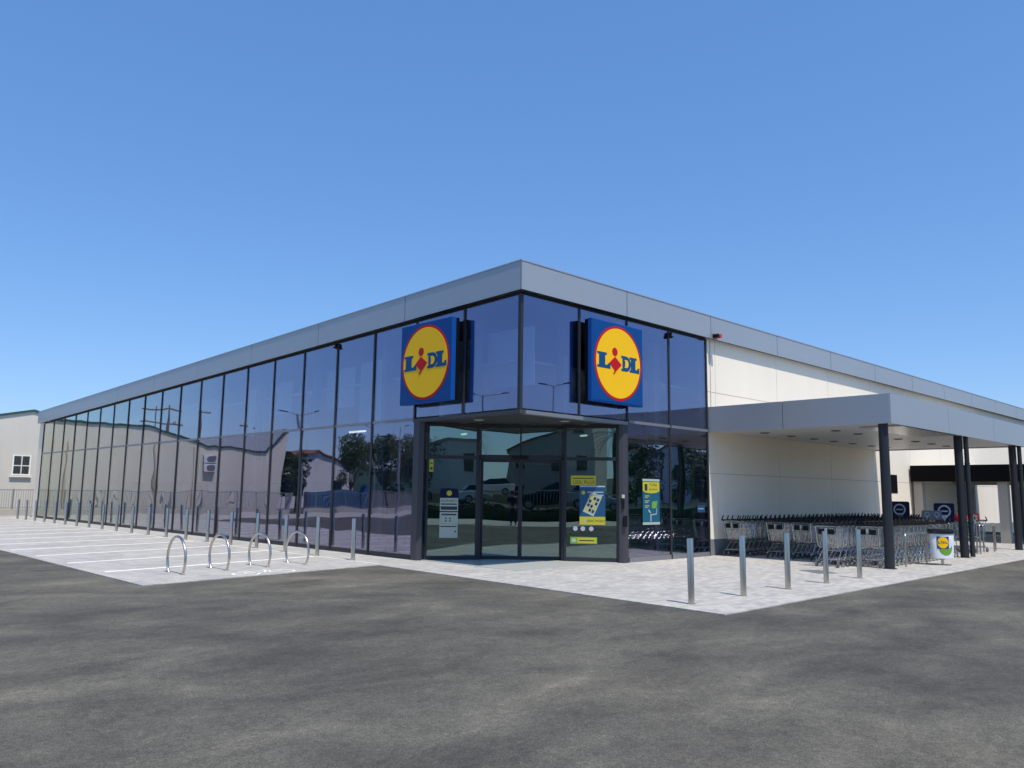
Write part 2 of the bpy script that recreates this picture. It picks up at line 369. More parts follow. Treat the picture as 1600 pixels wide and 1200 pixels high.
def ent(s, off, z): return A + T*s + N*off + Vector((0,0,z))
def eb(mb, s0, s1, o0, o1, z0, z1): return mb.obox(ent(s0,o0,z0), T*(s1-s0), N*(o1-o0), Vector((0,0,z1-z0)))
obj('entrance_pillar', MB().prism([(.105,3.735),(.105,3.52),(.20,3.44),(.40,3.62),(.40,3.735)], (0,0,0), (1,0,0), (0,1,0), (0,0,SOF)), M['frame2'], store)
obj('entrance_pillar', MB().prism([(3.62,.13),(3.56,.20),(3.62,.36),(3.80,.36),(3.785,.105),(3.70,.105)], (0,0,0), (1,0,0), (0,1,0), (0,0,SOF)), M['frame2'], store)
# side screens: angled slightly inwards, then the sliding doors set back
def screen(s0, o0, s1, o1, name):
    p, q = ent(s0,o0,0), ent(s1,o1,0); d = (q-p); ln = d.length; d.normalize(); n = Vector((d.y,-d.x,0))
    fr = MB()
    def fb(a, b, z0, z1): fr.obox(p + d*a + n*(-.04) + Vector((0,0,z0)), d*(b-a), n*.08, Vector((0,0,z1-z0)))
    fb(0,.05,0,SOF); fb(ln-.06,ln,0,SOF); fb(.05,ln-.06,0,.10); fb(.05,ln-.06,2.40,2.48); fb(.05,ln-.06,SOF-.08,SOF)
    f = obj(name, fr, M['frame'], store)
    for z0, z1 in ((.101,2.399),(2.481,SOF-.081)):
        obj('glass_panel', MB().obox(p + d*.051 + n*.0 + Vector((0,0,z0)), d*(ln-.112), n*.012, Vector((0,0,z1-z0))), M['doorglass'], f)
    return p, d, n
SP = screen(.10,-.02,1.34,-.22,'entrance_side_screen')
SQ = screen(3.42,-.20,4.72,-.02,'entrance_side_screen')
DO = -.42
hdr = MB(); eb(hdr, 1.30, 3.46, DO-.06, DO+.10, 2.40, 2.52); eb(hdr, 1.30, 3.46, DO-.05, DO+.05, SOF-.07, SOF)
eb(hdr, 1.30, 1.40, DO-.05, DO+.22, 0, 2.40); eb(hdr, 3.36, 3.46, DO-.05, DO+.22, 0, 2.40); eb(hdr, 2.34, 2.38, DO-.03, DO+.03, 2.52, SOF-.07)
obj('door_frame', hdr, M['frame'], store)
hp = MB(); eb(hp, 1.40, 2.339, DO, DO+.012, 2.521, SOF-.071); eb(hp, 2.381, 3.36, DO, DO+.012, 2.521, SOF-.071)
obj('transom_glass', hp, M['doorglass'], store)
for s0, s1 in ((1.405,2.352),(2.362,3.355)):
    lf = MB(); eb(lf, s0, s0+.045, DO-.02, DO+.02, .01, 2.395); eb(lf, s1-.045, s1, DO-.02, DO+.02, .01, 2.395); eb(lf, s0+.045, s1-.045, DO-.02, DO+.02, .01, .09); eb(lf, s0+.045, s1-.045, DO-.02, DO+.02, 2.345, 2.395)
    d = obj('sliding_door', lf, M['frame'], store)
    g_ = MB(); eb(g_, s0+.046, s1-.046, -.006+DO, .006+DO, .091, 2.344)
    obj('door_glass', g_, M['doorglass'], d)
sm = (s0+s1)/2
sn = MB(); eb(sn, 2.15, 2.55, DO+.101, DO+.16, 2.42, 2.50); obj('door_sensor', sn, M['black'], store)
# side wall: cream panels with joints, grey plinth
obj('side_wall', MB().box(7.40, XE-.2, .20, .42, 0, HB+.3), M['joint'], store)
xw = [7.385, 7.86, 11.4, 15.0, 18.6, 22.2, 25.8, 29.4, 33.0, 36.6, XE-.2]; zw = [.43, 2.2, 4.44, HB+.2]
for i in range(len(xw)-1):
    for k in range(3):
        obj('wall_panel', MB().box(xw[i]+.007, xw[i+1]-.007, .178, .205, zw[k]+(.007 if k else .0), zw[k+1]-.007), M['white'], store)
    obj('plinth_panel', MB().box(xw[i]+.004, xw[i+1]-.004, .186, .205, 0, .425), M['plinth'], store)
obj('side_window', MB().box(20.05, 20.75, .165, .19, 1.78, 2.48), M['dark'], store)
obj('glass_end_post', MB().box(7.352+.027, 7.384, .13, .30, 0, HB), M['sill'], store)
# interior: floor, ceiling, columns, partitions, lamps
obj('interior_floor', MB().prism([(.26,.26),(XE-1,.44),(XE-1,36.2),(.26,36.2)], (0,0,-.01), (1,0,0), (0,1,0), (0,0,.018)), M['intf'], store)
obj('interior_ceiling', MB().box(.9, 38, .9, 36, 4.55, 4.62), M['intw'], store)
iw = MB().box(13.0,13.2,.6,36,.01,4.55); obj('interior_partition', iw, M['intw'], store)
obj('interior_partition', MB().box(3.2,12.9,8.0,8.2,.01,2.6), M['intc'], store)
for j in range(1, 9, 2):
    obj('interior_column', MB().box(.62,.80,ys[j]+.10,ys[j]+.32,.01 if j > 2 else 3.4,zg(ys[j])-.2), M['intc'], store)
for j in range(0, 19):
    if j % 3 != 2: obj('roller_blind', MB().box(1.0,1.02,ys[j]+.42,ys[j+1]+.12,3.45 if j % 2 else 4.0,5.35-SL*ys[j]), M['intw'], store)
for x in xm[1:4]:
    obj('interior_column', MB().box(x-.13,x+.13,.52,.74,.01 if x > 3.9 else 3.4,5.6), M['intc'], store)
gp = MB().box(6.3,6.42,.62,3.6,.01,2.9); gp.box(7.1,7.2,.5,3.6,.01,2.9)
obj('green_partition', gp, M['intg'], store)
for y in (22,):
    for x in (8.0,10.5):
        obj('ceiling_lamp', MB().box(x-.04,x+.04,y-.7,y+.7,4.47,4.54), M['lamp'], store)
for s in (.95,4.0):
    p = ent(s,-.95,3.05); obj('ceiling_lamp', MB().obox(p, Vector((.08,.26,0)), Vector((.05,-.015,0)), Vector((0,0,.04))), M['lamp'], store)
for k in range(5):
    x = 4.2+1.3*k
    obj('checkout_counter', MB().box(x,x+.7,9.5,12.5,.01,.95), M['intc'], store)
for k in range(6):
    obj('shop_shelf', MB().box(3.0,11.5,14.5+3.3*k,15.2+3.3*k,.01,1.9), M['intc'], store)

# ------------------------------------------------------------------ logo builder
def rnd(u0, v0, u1, v1): return [(u0,v0),(u1,v0),(u1,v1),(u0,v1)]
def circ(cx, cy, r, n=48): return [(cx+r*math.cos(2*PI*i/n), cy+r*math.sin(2*PI*i/n)) for i in range(n)]
def shear(poly, cx, cy, k): return [(x+(y-cy)*k, y) for x, y in poly]
def slabL(x, y, w, h):
    return [(x,y),(x+w,y),(x+w,y+h*.36),(x+w*.86,y+h*.36),(x+w*.76,y+h*.22),(x+w*.60,y+h*.22),(x+w*.60,y+h*.84),(x+w*.72,y+h*.86),(x+w*.72,y+h),(x,y+h),(x,y+h*.86),(x+w*.13,y+h*.84),(x+w*.13,y+h*.16),(x,y+h*.14)]
def slabD(x, y, w, h):
    out = [(x,y)]
    for i in range(13):
        a = -PI/2 + PI*i/12; out.append((x+w*.50+w*.50*math.cos(a), y+h/2+h/2*math.sin(a)))
    out += [(x,y+h),(x,y+h*.86),(x+w*.12,y+h*.84),(x+w*.12,y+h*.16),(x,y+h*.14)]
    return out
def logo(parent, o, u, v, n, size, box=True, d=.0, txt=True):
    o, u, v, n = Vector(o), Vector(u), Vector(v), Vector(n)
    st = .004 if size > 1 else .0015
    def part(name, poly, lift, mat, par=parent):
        return obj(name, MB().prism([(x*size,y*size) for x, y in poly], o + n*lift, u, v, n*st), mat, par)
    part('red_ring', circ(.5,.5,.462,72), .0005, M['red']); part('yellow_disc', circ(.5,.5,.432,72), .001+st, M['yellow'])
    l2 = .0015+2*st
    if not txt: return
    y, h = .415, .19
    part('letter', slabL(.088,y,.25,h), l2, M['lblue'])
    part('letter', slabD(.55,y,.19,h), l2, M['lblue'])
    hole = []
    part('letter_counter', slabD(.616,y+h*.24,.074,h*.52), l2+st+.0005, M['yellow'])
    part('letter', slabL(.715,y,.20,h), l2, M['lblue'])
    # red tilted i: dot and diamond with a tail
    part('letter_dot', circ(.425,.635,.052,28), l2, M['red'])
    part('letter', [(.425,.575),(.552,.487),(.452,.405),(.405,.352),(.392,.362),(.418,.405),(.318,.49)], l2+.0006+st, M['red'])

def shop_sign(label, o, u, n, size, depth):
    t = thing('shop_sign', label, 'sign', o, 0, 'square signs on the glazed corner')
    u, n, v = Vector(u), Vector(n), Vector((0,0,1))
    obj('sign_box', MB().obox(n*(depth*.45), u*size, v*size, n*(depth*.55)), M['blued'], t, bevel=.012)
    obj('rear_casing', MB().obox(u*.012+v*.012, u*(size-.024), v*(size-.024), n*(depth*.449)), M['dark'], t)
    obj('sign_face', MB().obox(u*.035+v*.035+n*depth, u*(size-.07), v*(size-.07), n*.008), M['blue'], t)
    logo(t, n*(depth+.008), u, v, n, size)
    br = MB()
    for a in (.25, .75):
        for b in (.2, .8): br.obox(u*(size*a)+v*(size*b), u*.08, v*.08, n*-.11)
    obj('wall_bracket', br, M['black'], t)
    return t
shop_sign('blue square sign with yellow disc and red ring, over the left end of the entrance', (.03, 3.94, 3.655), (0,-1,0), (-1,0,0), 1.925, .22)
shop_sign('blue square sign with yellow disc and red ring, on the side nearer the trolleys', (2.09, .03, 3.685), (1,0,0), (0,-1,0), 1.91, .22)

# ------------------------------------------------------------------ posters and stickers on the glass
def txt(parent, s, o, u, v, size, mat, name='lettering', align='CENTER'):
    cu = bpy.data.curves.new(name, 'FONT'); cu.body = s; cu.size = size; cu.align_x = align; cu.extrude = .0004
    ob = bpy.data.objects.new(name, cu); me = bpy.data.meshes.new_from_object(ob); bpy.data.objects.remove(ob)
    u, v = Vector(u).normalized(), Vector(v).normalized(); n = u.cross(v)
    me.transform(Matrix(((u.x,v.x,n.x,o[0]),(u.y,v.y,n.y,o[1]),(u.z,v.z,n.z,o[2]),(0,0,0,1))))
    me.materials.append(mat); return obj(name, me, mat, parent)
Z = Vector((0,0,1))
class Pl:                                        # a plane on the glass: origin, u right, v up, n towards the viewer
    def __init__(s, o, u, n): s.o, s.u, s.n = Vector(o), Vector(u), Vector(n)
    def at(s, a, z, l=0): return s.o + s.u*a + Z*z + s.n*l
    def quad(s, name, a0, a1, z0, z1, l, mat, parent): return obj(name, MB().obox(s.at(a0,z0,l)-parent.location, s.u*(a1-a0), Z*(z1-z0), s.n*.0012), mat, parent)
    def poly(s, name, pts, l, mat, parent): return obj(name, MB().prism(pts, s.at(0,0,l)-parent.location, s.u, Z, s.n*.0012), mat, parent)
    def text(s, st, a, z, l, size, mat, parent): return txt(parent, st, s.at(a,z,l)-parent.location, s.u, Z, size, mat)
PLf = Pl(SP[0], SP[1], SP[2]); PRt = Pl(SQ[0], SQ[1], SQ[2]); PS = Pl((0,G,0), (1,0,0), (0,-1,0))
LF = .014
t = thing('opening_hours_poster', 'tall pale opening hours notice under a rounded blue header, left of the doors', 'poster', PLf.at(.55,.53))
PLf.poly('poster_header', [(.335,1.47),(.78,1.47),(.78,1.62),(.74,1.69),(.375,1.69),(.335,1.62)], LF, M['navy'], t)
PLf.poly('sun_emblem', [(.557+(.075 if i % 2 else .055)*math.cos(PI*i/8), 1.575+(.075 if i % 2 else .055)*math.sin(PI*i/8)) for i in range(16)], LF+.002, M['posty'], t)
PLf.quad('paper_sheet', .34,.775, 1.15,1.46, LF, M['postw'], t); PLf.quad('paper_sheet', .34,.775, .86,1.125, LF, M['postw'], t); PLf.quad('paper_sheet', .34,.775, .52,.845, LF, M['postw'], t)
PLf.text('HORARIO', .557,1.365,LF+.0015,.085,M['ink'],t); PLf.quad('ink_bar',.37,.745,1.30,1.33,LF+.0015,M['ink'],t); PLf.quad('ink_bar',.36,.755,1.18,1.26,LF+.0015,M['ink'],t)
PLf.quad('ink_bar',.38,.74,1.05,1.085,LF+.0015,M['ink'],t)
for a in (.47,.57):
    for z in (.90,.96): PLf.quad('ink_mark',a,a+.035,z,z+.035,LF+.0015,M['ink'],t)
PLf.quad('ink_bar',.36,.75,.775,.80,LF+.0015,M['ink'],t); PLf.quad('ink_mark',.70,.74,.65,.69,LF+.0015,M['ink'],t)
t = thing('warning_sticker', 'small yellow sticker at the top left edge of the entrance glass', 'sticker', PLf.at(.1,2.1))
PLf.quad('sticker_sheet', .062,.16, 2.08,2.385, LF, M['posty'], t); PLf.quad('ink_mark',.085,.14,2.13,2.19,LF+.0015,M['ink'],t); PLf.quad('ink_mark',.085,.14,2.27,2.30,LF+.0015,M['ink'],t)
# right screen
o0 = 3.42
t = thing('loyalty_poster', 'large blue poster with a tilted phone and a yellow foot strip, beside the right pillar', 'poster', PRt.at(.6,.87))
PRt.quad('poster_sheet', .37,.985, .87,1.80, LF, M['postb'], t); PRt.quad('yellow_strip', .372,.983, .872,1.06, LF+.0015, M['posty'], t)
PRt.quad('pale_edge', .372,.983, 1.765,1.798, LF+.0015, M['pin'], t)
def rot(pts, cx, cz, a): return [(cx+x*math.cos(a)-y*math.sin(a), cz+x*math.sin(a)+y*math.cos(a)) for x, y in pts]
PRt.poly('phone_picture', rot(rnd(-.15,-.26,.13,.26), .69,1.36,-.42), LF+.002, M['postw'], t)
for i in range(4):
    for k in range(3): PRt.poly('phone_tile', rot(rnd(-.12+.08*k,-.20+.10*i,-.06+.08*k,-.125+.10*i), .69,1.36,-.42), LF+.0035, M['ink'] if (i+k) % 3 else M['posty'], t)
PRt.poly('round_badge', circ(.46,1.63,.045,18), LF+.002, M['posty'], t)
PRt.quad('ink_bar',.56,.94,1.63,1.655,LF+.002,M['pin'],t); PRt.quad('ink_bar',.60,.94,1.56,1.585,LF+.002,M['pin'],t)
PRt.text('CERRO MORO', .73,.935,LF+.003,.075,M['ink'],t); PRt.quad('ink_mark',.47,.54,.93,1.0,LF+.003,M['postw'],t)
t = thing('yellow_notice', 'small dull yellow notice with dark lettering, above the large blue poster', 'poster', PRt.at(.4,1.78))
PRt.quad('poster_sheet', .16,.76, 1.805,2.035, LF, M['posty'], t); PRt.text('LIDL PLUS', .47,1.835,LF+.002,.12,M['ink'],t); PRt.quad('ink_bar',.20,.72,1.96,1.98,LF+.0015,M['ink'],t)
t = thing('low_sticker', 'long faded yellow sticker near the floor of the right glass screen', 'sticker', PRt.at(.4,.42))
PRt.quad('sticker_sheet', .15,.79,.42,.58, LF, M['greenp'], t); PRt.quad('yellow_strip',.32,.77,.44,.56,LF+.0015,M['posty'],t); PRt.quad('ink_bar',.36,.72,.485,.51,LF+.003,M['ink'],t); PRt.quad('ink_mark',.19,.28,.46,.54,LF+.0015,M['postw'],t)
for i, (a, nm) in enumerate(((.27,'left'),(.45,'middle'),(.65,'right'))):
    t = thing('round_sticker', 'small round pale sticker under the blue poster, %s one of three' % nm, 'sticker', PRt.at(a,.775), 0, 'round stickers on the entrance glass')
    PRt.poly('sticker_sheet', circ(a,.775,.055,20), LF, M['pin'], t)
t = thing('hanging_banner', 'tall narrow banner with yellow curved head, behind the glass right of the entrance', 'banner', PS.at(4.74,.87))
PS.quad('banner_sheet', 4.39,5.09,.88,1.98, LF, M['postt'], t); PS.quad('banner_bar',4.385,5.095,1.93,1.985,LF+.002,M['postw'],t); PS.quad('banner_bar',4.385,5.095,.872,.93,LF+.002,M['postw'],t)
PS.poly('yellow_head', [(4.395,1.91),(4.395,1.69),(4.50,1.655),(4.62,1.64),(4.74,1.635),(4.86,1.64),(4.98,1.655),(5.085,1.69),(5.085,1.91)], LF+.002, M['posty'], t)
PS.text('Tu Plus', 4.83,1.81,LF+.004,.10,M['ink'],t); PS.text('de ahorro', 4.83,1.71,LF+.004,.085,M['ink'],t)
PS.quad('phone_picture',4.47,4.58,1.70,1.86,LF+.004,M['ink'],t)
for z in (1.56,1.44,1.32): PS.quad('ink_bar',4.48,4.66,z,z+.02,LF+.002,M['posty'],t); PS.quad('ink_bar',4.48,4.60,z-.035,z-.02,LF+.002,M['pin'],t)
PS.poly('phone_picture', [(4.76,1.27),(4.98,1.27),(4.99,1.45),(4.77,1.43)], LF+.002, M['greenp'], t)
PS.poly('line_figure', [(4.70,.95),(4.735,.95),(4.735,1.10),(4.96,1.12),(4.98,1.34),(4.96,1.34),(4.94,1.14),(4.70,1.12)], LF+.002, M['pin'], t)
PS.poly('line_figure', [(4.60,1.22),(4.64,1.24),(4.72,1.17),(4.70,1.14)], LF+.002, M['postw'], t)
t = thing('blue_sticker', 'small pale blue sticker low on the glass pane beside the cream wall', 'sticker', PS.at(6.9,1.2))
PS.quad('sticker_sheet', 6.78,7.14,1.17,1.33, LF, M['postb'], t); PS.quad('ink_bar',6.82,7.08,1.24,1.26,LF+.002,M['pin'],t)
t = thing('door_keypad', 'small white call button over a black intercom on the right entrance pillar', 'intercom', (3.60,.14,.9))
n_ = Vector((-.55,-.835,0)); u_ = Vector((.835,-.55,0))
obj('call_button', MB().obox((-.03,.005,.61), u_*.075, Z*.08, n_*.03), M['postw'], t, bevel=.006)
obj('intercom_box', MB().obox((.0,-.02,-.06), u_*.09, Z*.26, n_*.05), M['black'], t, bevel=.006)
obj('cable_cover', MB().obox((-.02,.0,.36), u_*.06, Z*.22, n_*.02), M['black'], t)

# ------------------------------------------------------------------ canopy over the trolleys
can = thing('trolley_canopy', 'flat roofed silver edged canopy on dark steel columns over the trolley rows', 'canopy')
X0, X1, Y0, CT, CB = 7.40, 18.72, -4.677, 4.001, 3.308
obj('fascia_panel', MB().box(X0, X0+.03, -2.02, .15, CB, CT), M['panel'], can)
obj('fascia_panel', MB().box(X0, X0+.03, Y0+.02, -2.035, CB, CT), M['panel'], can)
for a, b in ((X0+.02,11.355),(11.368,15.355),(15.368,X1)):
    obj('fascia_panel', MB().box(a, b, Y0, Y0+.03, CB, CT), M['panel'], can)
obj('fascia_panel', MB().box(X1+.002, X1+.03, Y0, .15, CB, CT), M['panel'], can)
obj('fascia_backing', MB().box(X0+.034, X0+.06, Y0+.05, .14, CB+.02, CT-.02).box(X0+.07, X1-.01, Y0+.034, Y0+.06, CB+.02, CT-.02), M['darkgap'], can)
obj('roof_slab', MB().box(X0+.07, X1-.01, Y0+.07, .17, CB+.08, CT-.05), M['roofm'], can)
for k in range(8):
    y0 = Y0+.065+.60*k; obj('soffit_board', MB().box(X0+.065, X1-.005, y0, min(y0+.592,.172), CB+.035, CB+.075), M['soffit'], can)
for x, y in ((8.75,-.80),(10.3,-.80),(11.75,-.80),(13.1,-.80),(14.5,-.80),(16.0,-.80),(17.3,-.80),(9.14,-2.62),(10.55,-2.62),(13.2,-2.70),(14.6,-2.70),(16.0,-2.70),(17.4,-2.70)):
    r_ = obj('downlight', MB().lathe([(.13,0),(.13,.02)], (x,y,CB+.016), 18), M['sill'], can, 40); obj('light_lens', MB().lathe([(.10,0),(.10,.004)], (x,y,CB+.011), 18), M['black'], r_, 40)
obj('gutter_tray', MB().box(8.35,12.2,Y0+.08,-3.55,CB-.005,CB+.025), M['chrome'], can)
for x, y in ((7.52,-4.45),(12.92,-4.40),(18.25,-4.40)):
    c = obj('column', MB().lathe([(.108,0),(.108,CB+.034)], (x,y,0), 28), M['column'], can, 40)
    obj('base_plate', MB().lathe([(.15,.0),(.15,.012),(.112,.016)], (x,y,0), 28), M['column'], c, 40)
for x, y in ((12.98,-4.585),(18.31,-4.585)):
    p = obj('drainpipe', MB().lathe([(.062,.03),(.062,CB+.03)], (x,y,0), 20), M['column'], can, 40)
    for z in (.95,1.18,2.55): obj('pipe_clamp', MB().lathe([(.062,-.0),(.071,.005),(.071,.04),(.062,.045)], (x,y,z), 20), M['column'], p, 40)

t = tag(obj('ground_patch', MB().prism([(5.0,-3.95),(5.42,-4.2),(5.82,-3.55),(5.40,-3.30)], (0,0,.0015), (1,0,0), (0,1,0), (0,0,.003)), M['galv']), 'flat grey four-sided patch lying on the paving before the trolleys', 'cover')  # thin grey four-sided sheet laid just above the paving
# ------------------------------------------------------------------ roadside furniture: bollards and hoops
post_me = mesh('bollard', MB().lathe([(.062,0),(.062,.006),(.0485,.008),(.0485,.950),(.0465,.957),(.040,.9595)], n=28), M['steel'], 35)
ordn = ['first','second','third','fourth','fifth','sixth','seventh','eighth','ninth','tenth','eleventh','twelfth','thirteenth','fourteenth','fifteenth','sixteenth','seventeenth','eighteenth','nineteenth','twentieth',
        'twenty-first','twenty-second','twenty-third','twenty-fourth','twenty-fifth','twenty-sixth','twenty-seventh','twenty-eighth','twenty-ninth','thirtieth','thirty-first','thirty-second','thirty-third','thirty-fourth','thirty-fifth','thirty-sixth']
for k in range(20):
    o = obj('bollard', post_me, None, loc=(-1.047, 4.398+1.5863*k, 0)); o.rotation_euler = (random.uniform(-.007,.007), random.uniform(-.007,.007), .7*k)
    tag(o, 'stainless steel bollard in the row along the long glass front, %s from the entrance' % ordn[k], 'bollard', 'bollards along the long glass front')
for k in range(5):
    o = obj('bollard', post_me, None, loc=(-1.2135+1.5023*k, -4.892, 0)); o.rotation_euler = (random.uniform(-.007,.007), random.uniform(-.007,.007), 1.1*k)
    tag(o, 'stainless steel bollard on the paved corner by the trolleys, %s' % ('closest to the paving tip' if k == 0 else ordn[k]+' counted from the paving tip'), 'bollard', 'bollards on the paved corner')
hp = MB(); r0, zc = .425, .262
a0 = math.acos(-1) ; pts = []
th = math.asin((zc+.01)/r0)
for i in range(41):
    a = -th + (PI+2*th)*i/40; pts.append((0, r0*math.cos(a), zc+r0*math.sin(a)))
hp.path(pts, .0245, 14)
for s in (-1,1): hp.lathe([(.055,0),(.055,.006),(.03,.008)], (0,s*r0*math.cos(th),0), 18)
hoop_me = mesh('bike_hoop', hp, M['steel'], 40)
for k, (x, y) in enumerate(((-5.34,3.90),(-4.365,4.18),(-3.415,4.33),(-2.465,4.45))):
    o = obj('bike_hoop', hoop_me, None, loc=(x,y,0)); o.rotation_euler.z = .03*k
    tag(o, 'round stainless steel bicycle hoop on the paving, %s' % ('outermost, nearest the paving edge','second from the paving edge','third, behind the painted bicycle mark','closest to the bollard row')[k], 'bike rack', 'bicycle hoops on the paving')

# ------------------------------------------------------------------ trolleys
def basket_mb(ns=11, dense=True):
    b = MB(); r = .0038
    def P(t, s, u):    # t 0 rear..1 front, s -1..1 side, u 0 bottom..1 top
        xr, zr0, zr1, wr0, wr1 = 0, .44, .93, .205, .255
        xb, xt = .13, .03; fb, ft = .80, .90; zf0, zf1, wf0, wf1 = .50, .84, .165, .195
        x = (xb+(fb-xb)*t)*(1-u) + (xt+(ft-xt)*t)*u
        z = (zr0+(zf0-zr0)*t)*(1-u) + (zr1+(zf1-zr1)*t)*u
        w = (wr0+(wf0-wr0)*t)*(1-u) + (wr1+(wf1-wr1)*t)*u
        return (x, s*w, z)
    for s in (-1,1):
        b.tube(P(0,s,1),P(1,s,1),.0075,5); b.tube(P(0,s,0),P(1,s,0),.006,4)
        for u in ((.25,.5,.75) if dense else (.5,)): b.tube(P(0,s,u),P(1,s,u),r*.8,3)
        for i in range(ns): b.tube(P(i/(ns-1),s,0),P(i/(ns-1),s,1),r if 0 < i < ns-1 else .0065,3 if 0 < i < ns-1 else 5)
    for t_ in ((0,1) if dense else (0,)):
        b.tube(P(t_,-1,1),P(t_,1,1),.0075,5); b.tube(P(t_,-1,0),P(t_,1,0),.006,4); b.tube(P(t_,-1,.55),P(t_,1,.55),r,3)
        for i in range(1,12): b.tube(P(t_,-1+2*i/12,0),P(t_,-1+2*i/12,1 if t_ else .62),r,3)
    for i in range(1,9 if dense else 4): b.tube(P(0,-1+2*i/9,0),P(1,-1+2*i/9,0),r,3)
    for i in range(1,8): b.tube(P(i/8,-1,0),P(i/8,1,0),r,3)
    return b
def chassis_mb(wheels):
    b = MB()
    for s in (-1,1):
        b.path([(-.02,s*.25,.975),(.03,s*.252,.90),(.10,s*.23,.46),(.22,s*.225,.42)], .010, 6)
        b.path([(.42,s*.20,.44),(.30,s*.22,.36),(.10,s*.245,.16),(.07,s*.25,.135)], .012, 6)
        b.path([(.07,s*.25,.14),(.45,s*.21,.17),(.86,s*.165,.15)], .011, 6)
        b.tube((.42,s*.20,.44),(.72,s*.175,.50),.009,5)
    b.tube((.86,-.165,.15),(.86,.165,.15),.010,6); b.tube((.30,-.22,.36),(.30,.22,.36),.008,5); b.tube((.10,-.245,.17),(.10,.245,.17),.008,5)
    for i in range(-2,3): b.tube((.12,i*.08,.18),(.84,i*.06,.16),.004,3)
    if wheels:
        for x, y in ((.05,.25),(.05,-.25),(.86,.165),(.86,-.165)):
            b.tube((x-.02,y-.014,.062),(x-.02,y+.014,.062),.060,10)
    return b
def handle_mb():
    b = MB(); b.tube((-.045,-.262,.955),(-.045,.262,.955),.017,8)
    for s in (-1,1):
        b.path([(-.05,s*.262,.945),(-.025,s*.262,.985),(.035,s*.262,1.065)], .0165, 6)
        b.path([(-.045,s*.258,.95),(.03,s*.256,.93)], .014, 6)
    return b
bas = mesh('basket', basket_mb(), M['chrome']); basn = mesh('basket', basket_mb(4, False), M['chrome']); cha0 = mesh('chassis', chassis_mb(False), M['chrome'], 50); cha1 = mesh('chassis', chassis_mb(True), M['chrome'], 50); han = mesh('handle', handle_mb(), M['black'], 50)
flap = mesh('child_seat_flap', MB().box(.015,.030,-.185,-.04,.745,.865).box(.015,.030,.04,.185,.745,.865), M['black'])
lock = mesh('coin_lock', MB().box(-.01,.02,-.02,.02,.80,.88).box(-.02,.0,-.012,.012,.76,.80), M['postw'])
ridge = mesh('bumper', MB().tube((.10,-.05,.43),(.10,.05,.43),.010,6), M['red2'])
wf = MB().lathe([(.018,-.012),(.060,-.014),(.060,.014),(.018,.012)], n=16)
wheel = mesh('wheel', wf, M['rubber'], 40)
fork = mesh('castor_fork', MB().box(-.012,.03,-.019,-.015,-.0,.085).box(-.012,.03,.015,.019,-.0,.085).box(-.01,.035,-.019,.019,.075,.09), M['chrome'])
def full_trolley():
    t = thing('shopping_trolley', 'x', 'trolley')
    obj('basket', bas, None, t); obj('chassis', cha0, None, t); obj('handle', han, None, t); obj('child_seat_flap', flap, None, t); obj('coin_lock', lock, None, t); obj('bumper', ridge, None, t)
    for x, y in ((.05,.25),(.05,-.25),(.86,.165),(.86,-.165)):
        w = obj('wheel', wheel, None, t, loc=(x-.02,y,.062)); w.rotation_euler = (PI/2,0,0)
        f = obj('castor_fork', fork, None, w); f.rotation_euler = (-PI/2,0,0)
    return t
def nested_trolley():
    t = thing('shopping_trolley', 'x', 'trolley')
    obj('basket', basn, None, t); obj('chassis', cha1, None, t); obj('handle', han, None, t); return t
proto_f = proto_n = None
rows = [(7.72,-.30,35,'against the cream wall'),(8.08,-1.36,35,'in the second row'),(8.20,-2.02,35,'in the middle row'),(6.70,-3.36,23,'in the fourth row'),(7.40,-4.02,19,'in the row nearest the kerb')]
for ri, (x0, y0, n, where) in enumerate(rows):
    for k in range(n):
        if k < 1:
            if proto_f is None: proto_f = t = full_trolley()
            else: t = copy_tree(proto_f)
            lab = 'shopping trolley with child seat flap, at the open end, ' + where
        else:
            if proto_n is None: proto_n = t = nested_trolley()
            else: t = copy_tree(proto_n)
            lab = 'nested wire shopping trolley %s, %s from the open end' % (where, ordn[k])
        t.location = (x0 + .268*k, y0 + random.uniform(-.012,.012), 0); t.rotation_euler.z = random.uniform(-.012,.012)
        tag(t, lab, 'trolley', 'shopping trolleys nested in rows under the canopy')
for (x, y, rz, lab) in ((15.3,-3.75,PI+.12,'loose shopping trolley with a red bag on top, behind the steel rails'),(16.15,-3.85,PI-.2,'loose shopping trolley with a red framed card, beyond the second rail')):
    t = copy_tree(proto_f); t.location = (x,y,0); t.rotation_euler.z = rz; tag(t, lab, 'trolley', 'loose shopping trolleys')
b_ = MB().lathe([(.10,0),(.17,.05),(.19,.14),(.15,.24),(.06,.28)], n=14); 
tag(obj('red_bag', b_, M['red2'], smooth=60, loc=(14.95,-3.75,.90)), 'crumpled red bag lying on top of a loose trolley', 'bag')
t = thing('price_card', 'small white card in a red frame standing on the loose trolley', 'card', (15.75,-3.85,.93)); obj('card_frame', MB().box(-.015,.015,-.16,.16,0,.24), M['red2'], t); obj('card_sheet', MB().box(-.019,.019,-.12,.12,.03,.19), M['postw'], t)
def rail(x0, x1, y, h, lab):
    r = .10; p = [(x0,y,0)] + [(x0+r-r*math.cos(a), y, h-r+r*math.sin(a)) for a in [PI/2*i/6 for i in range(7)]] + [(x1-r+r*math.sin(a), y, h-r+r*math.cos(a)) for a in [PI/2*i/6 for i in range(7)]] + [(x1,y,0)]
    tag(obj('trolley_rail', MB().path(p, .022, 10), M['steel'], smooth=50), lab, 'rail', 'steel rails beside the trolleys')
rail(8.30,9.67,-4.52,.76,'bent steel rail on the kerb side of the trolleys, left of the litter bin')
rail(13.4,14.75,-4.20,.98,'tall bent steel rail right of the drainpipe')
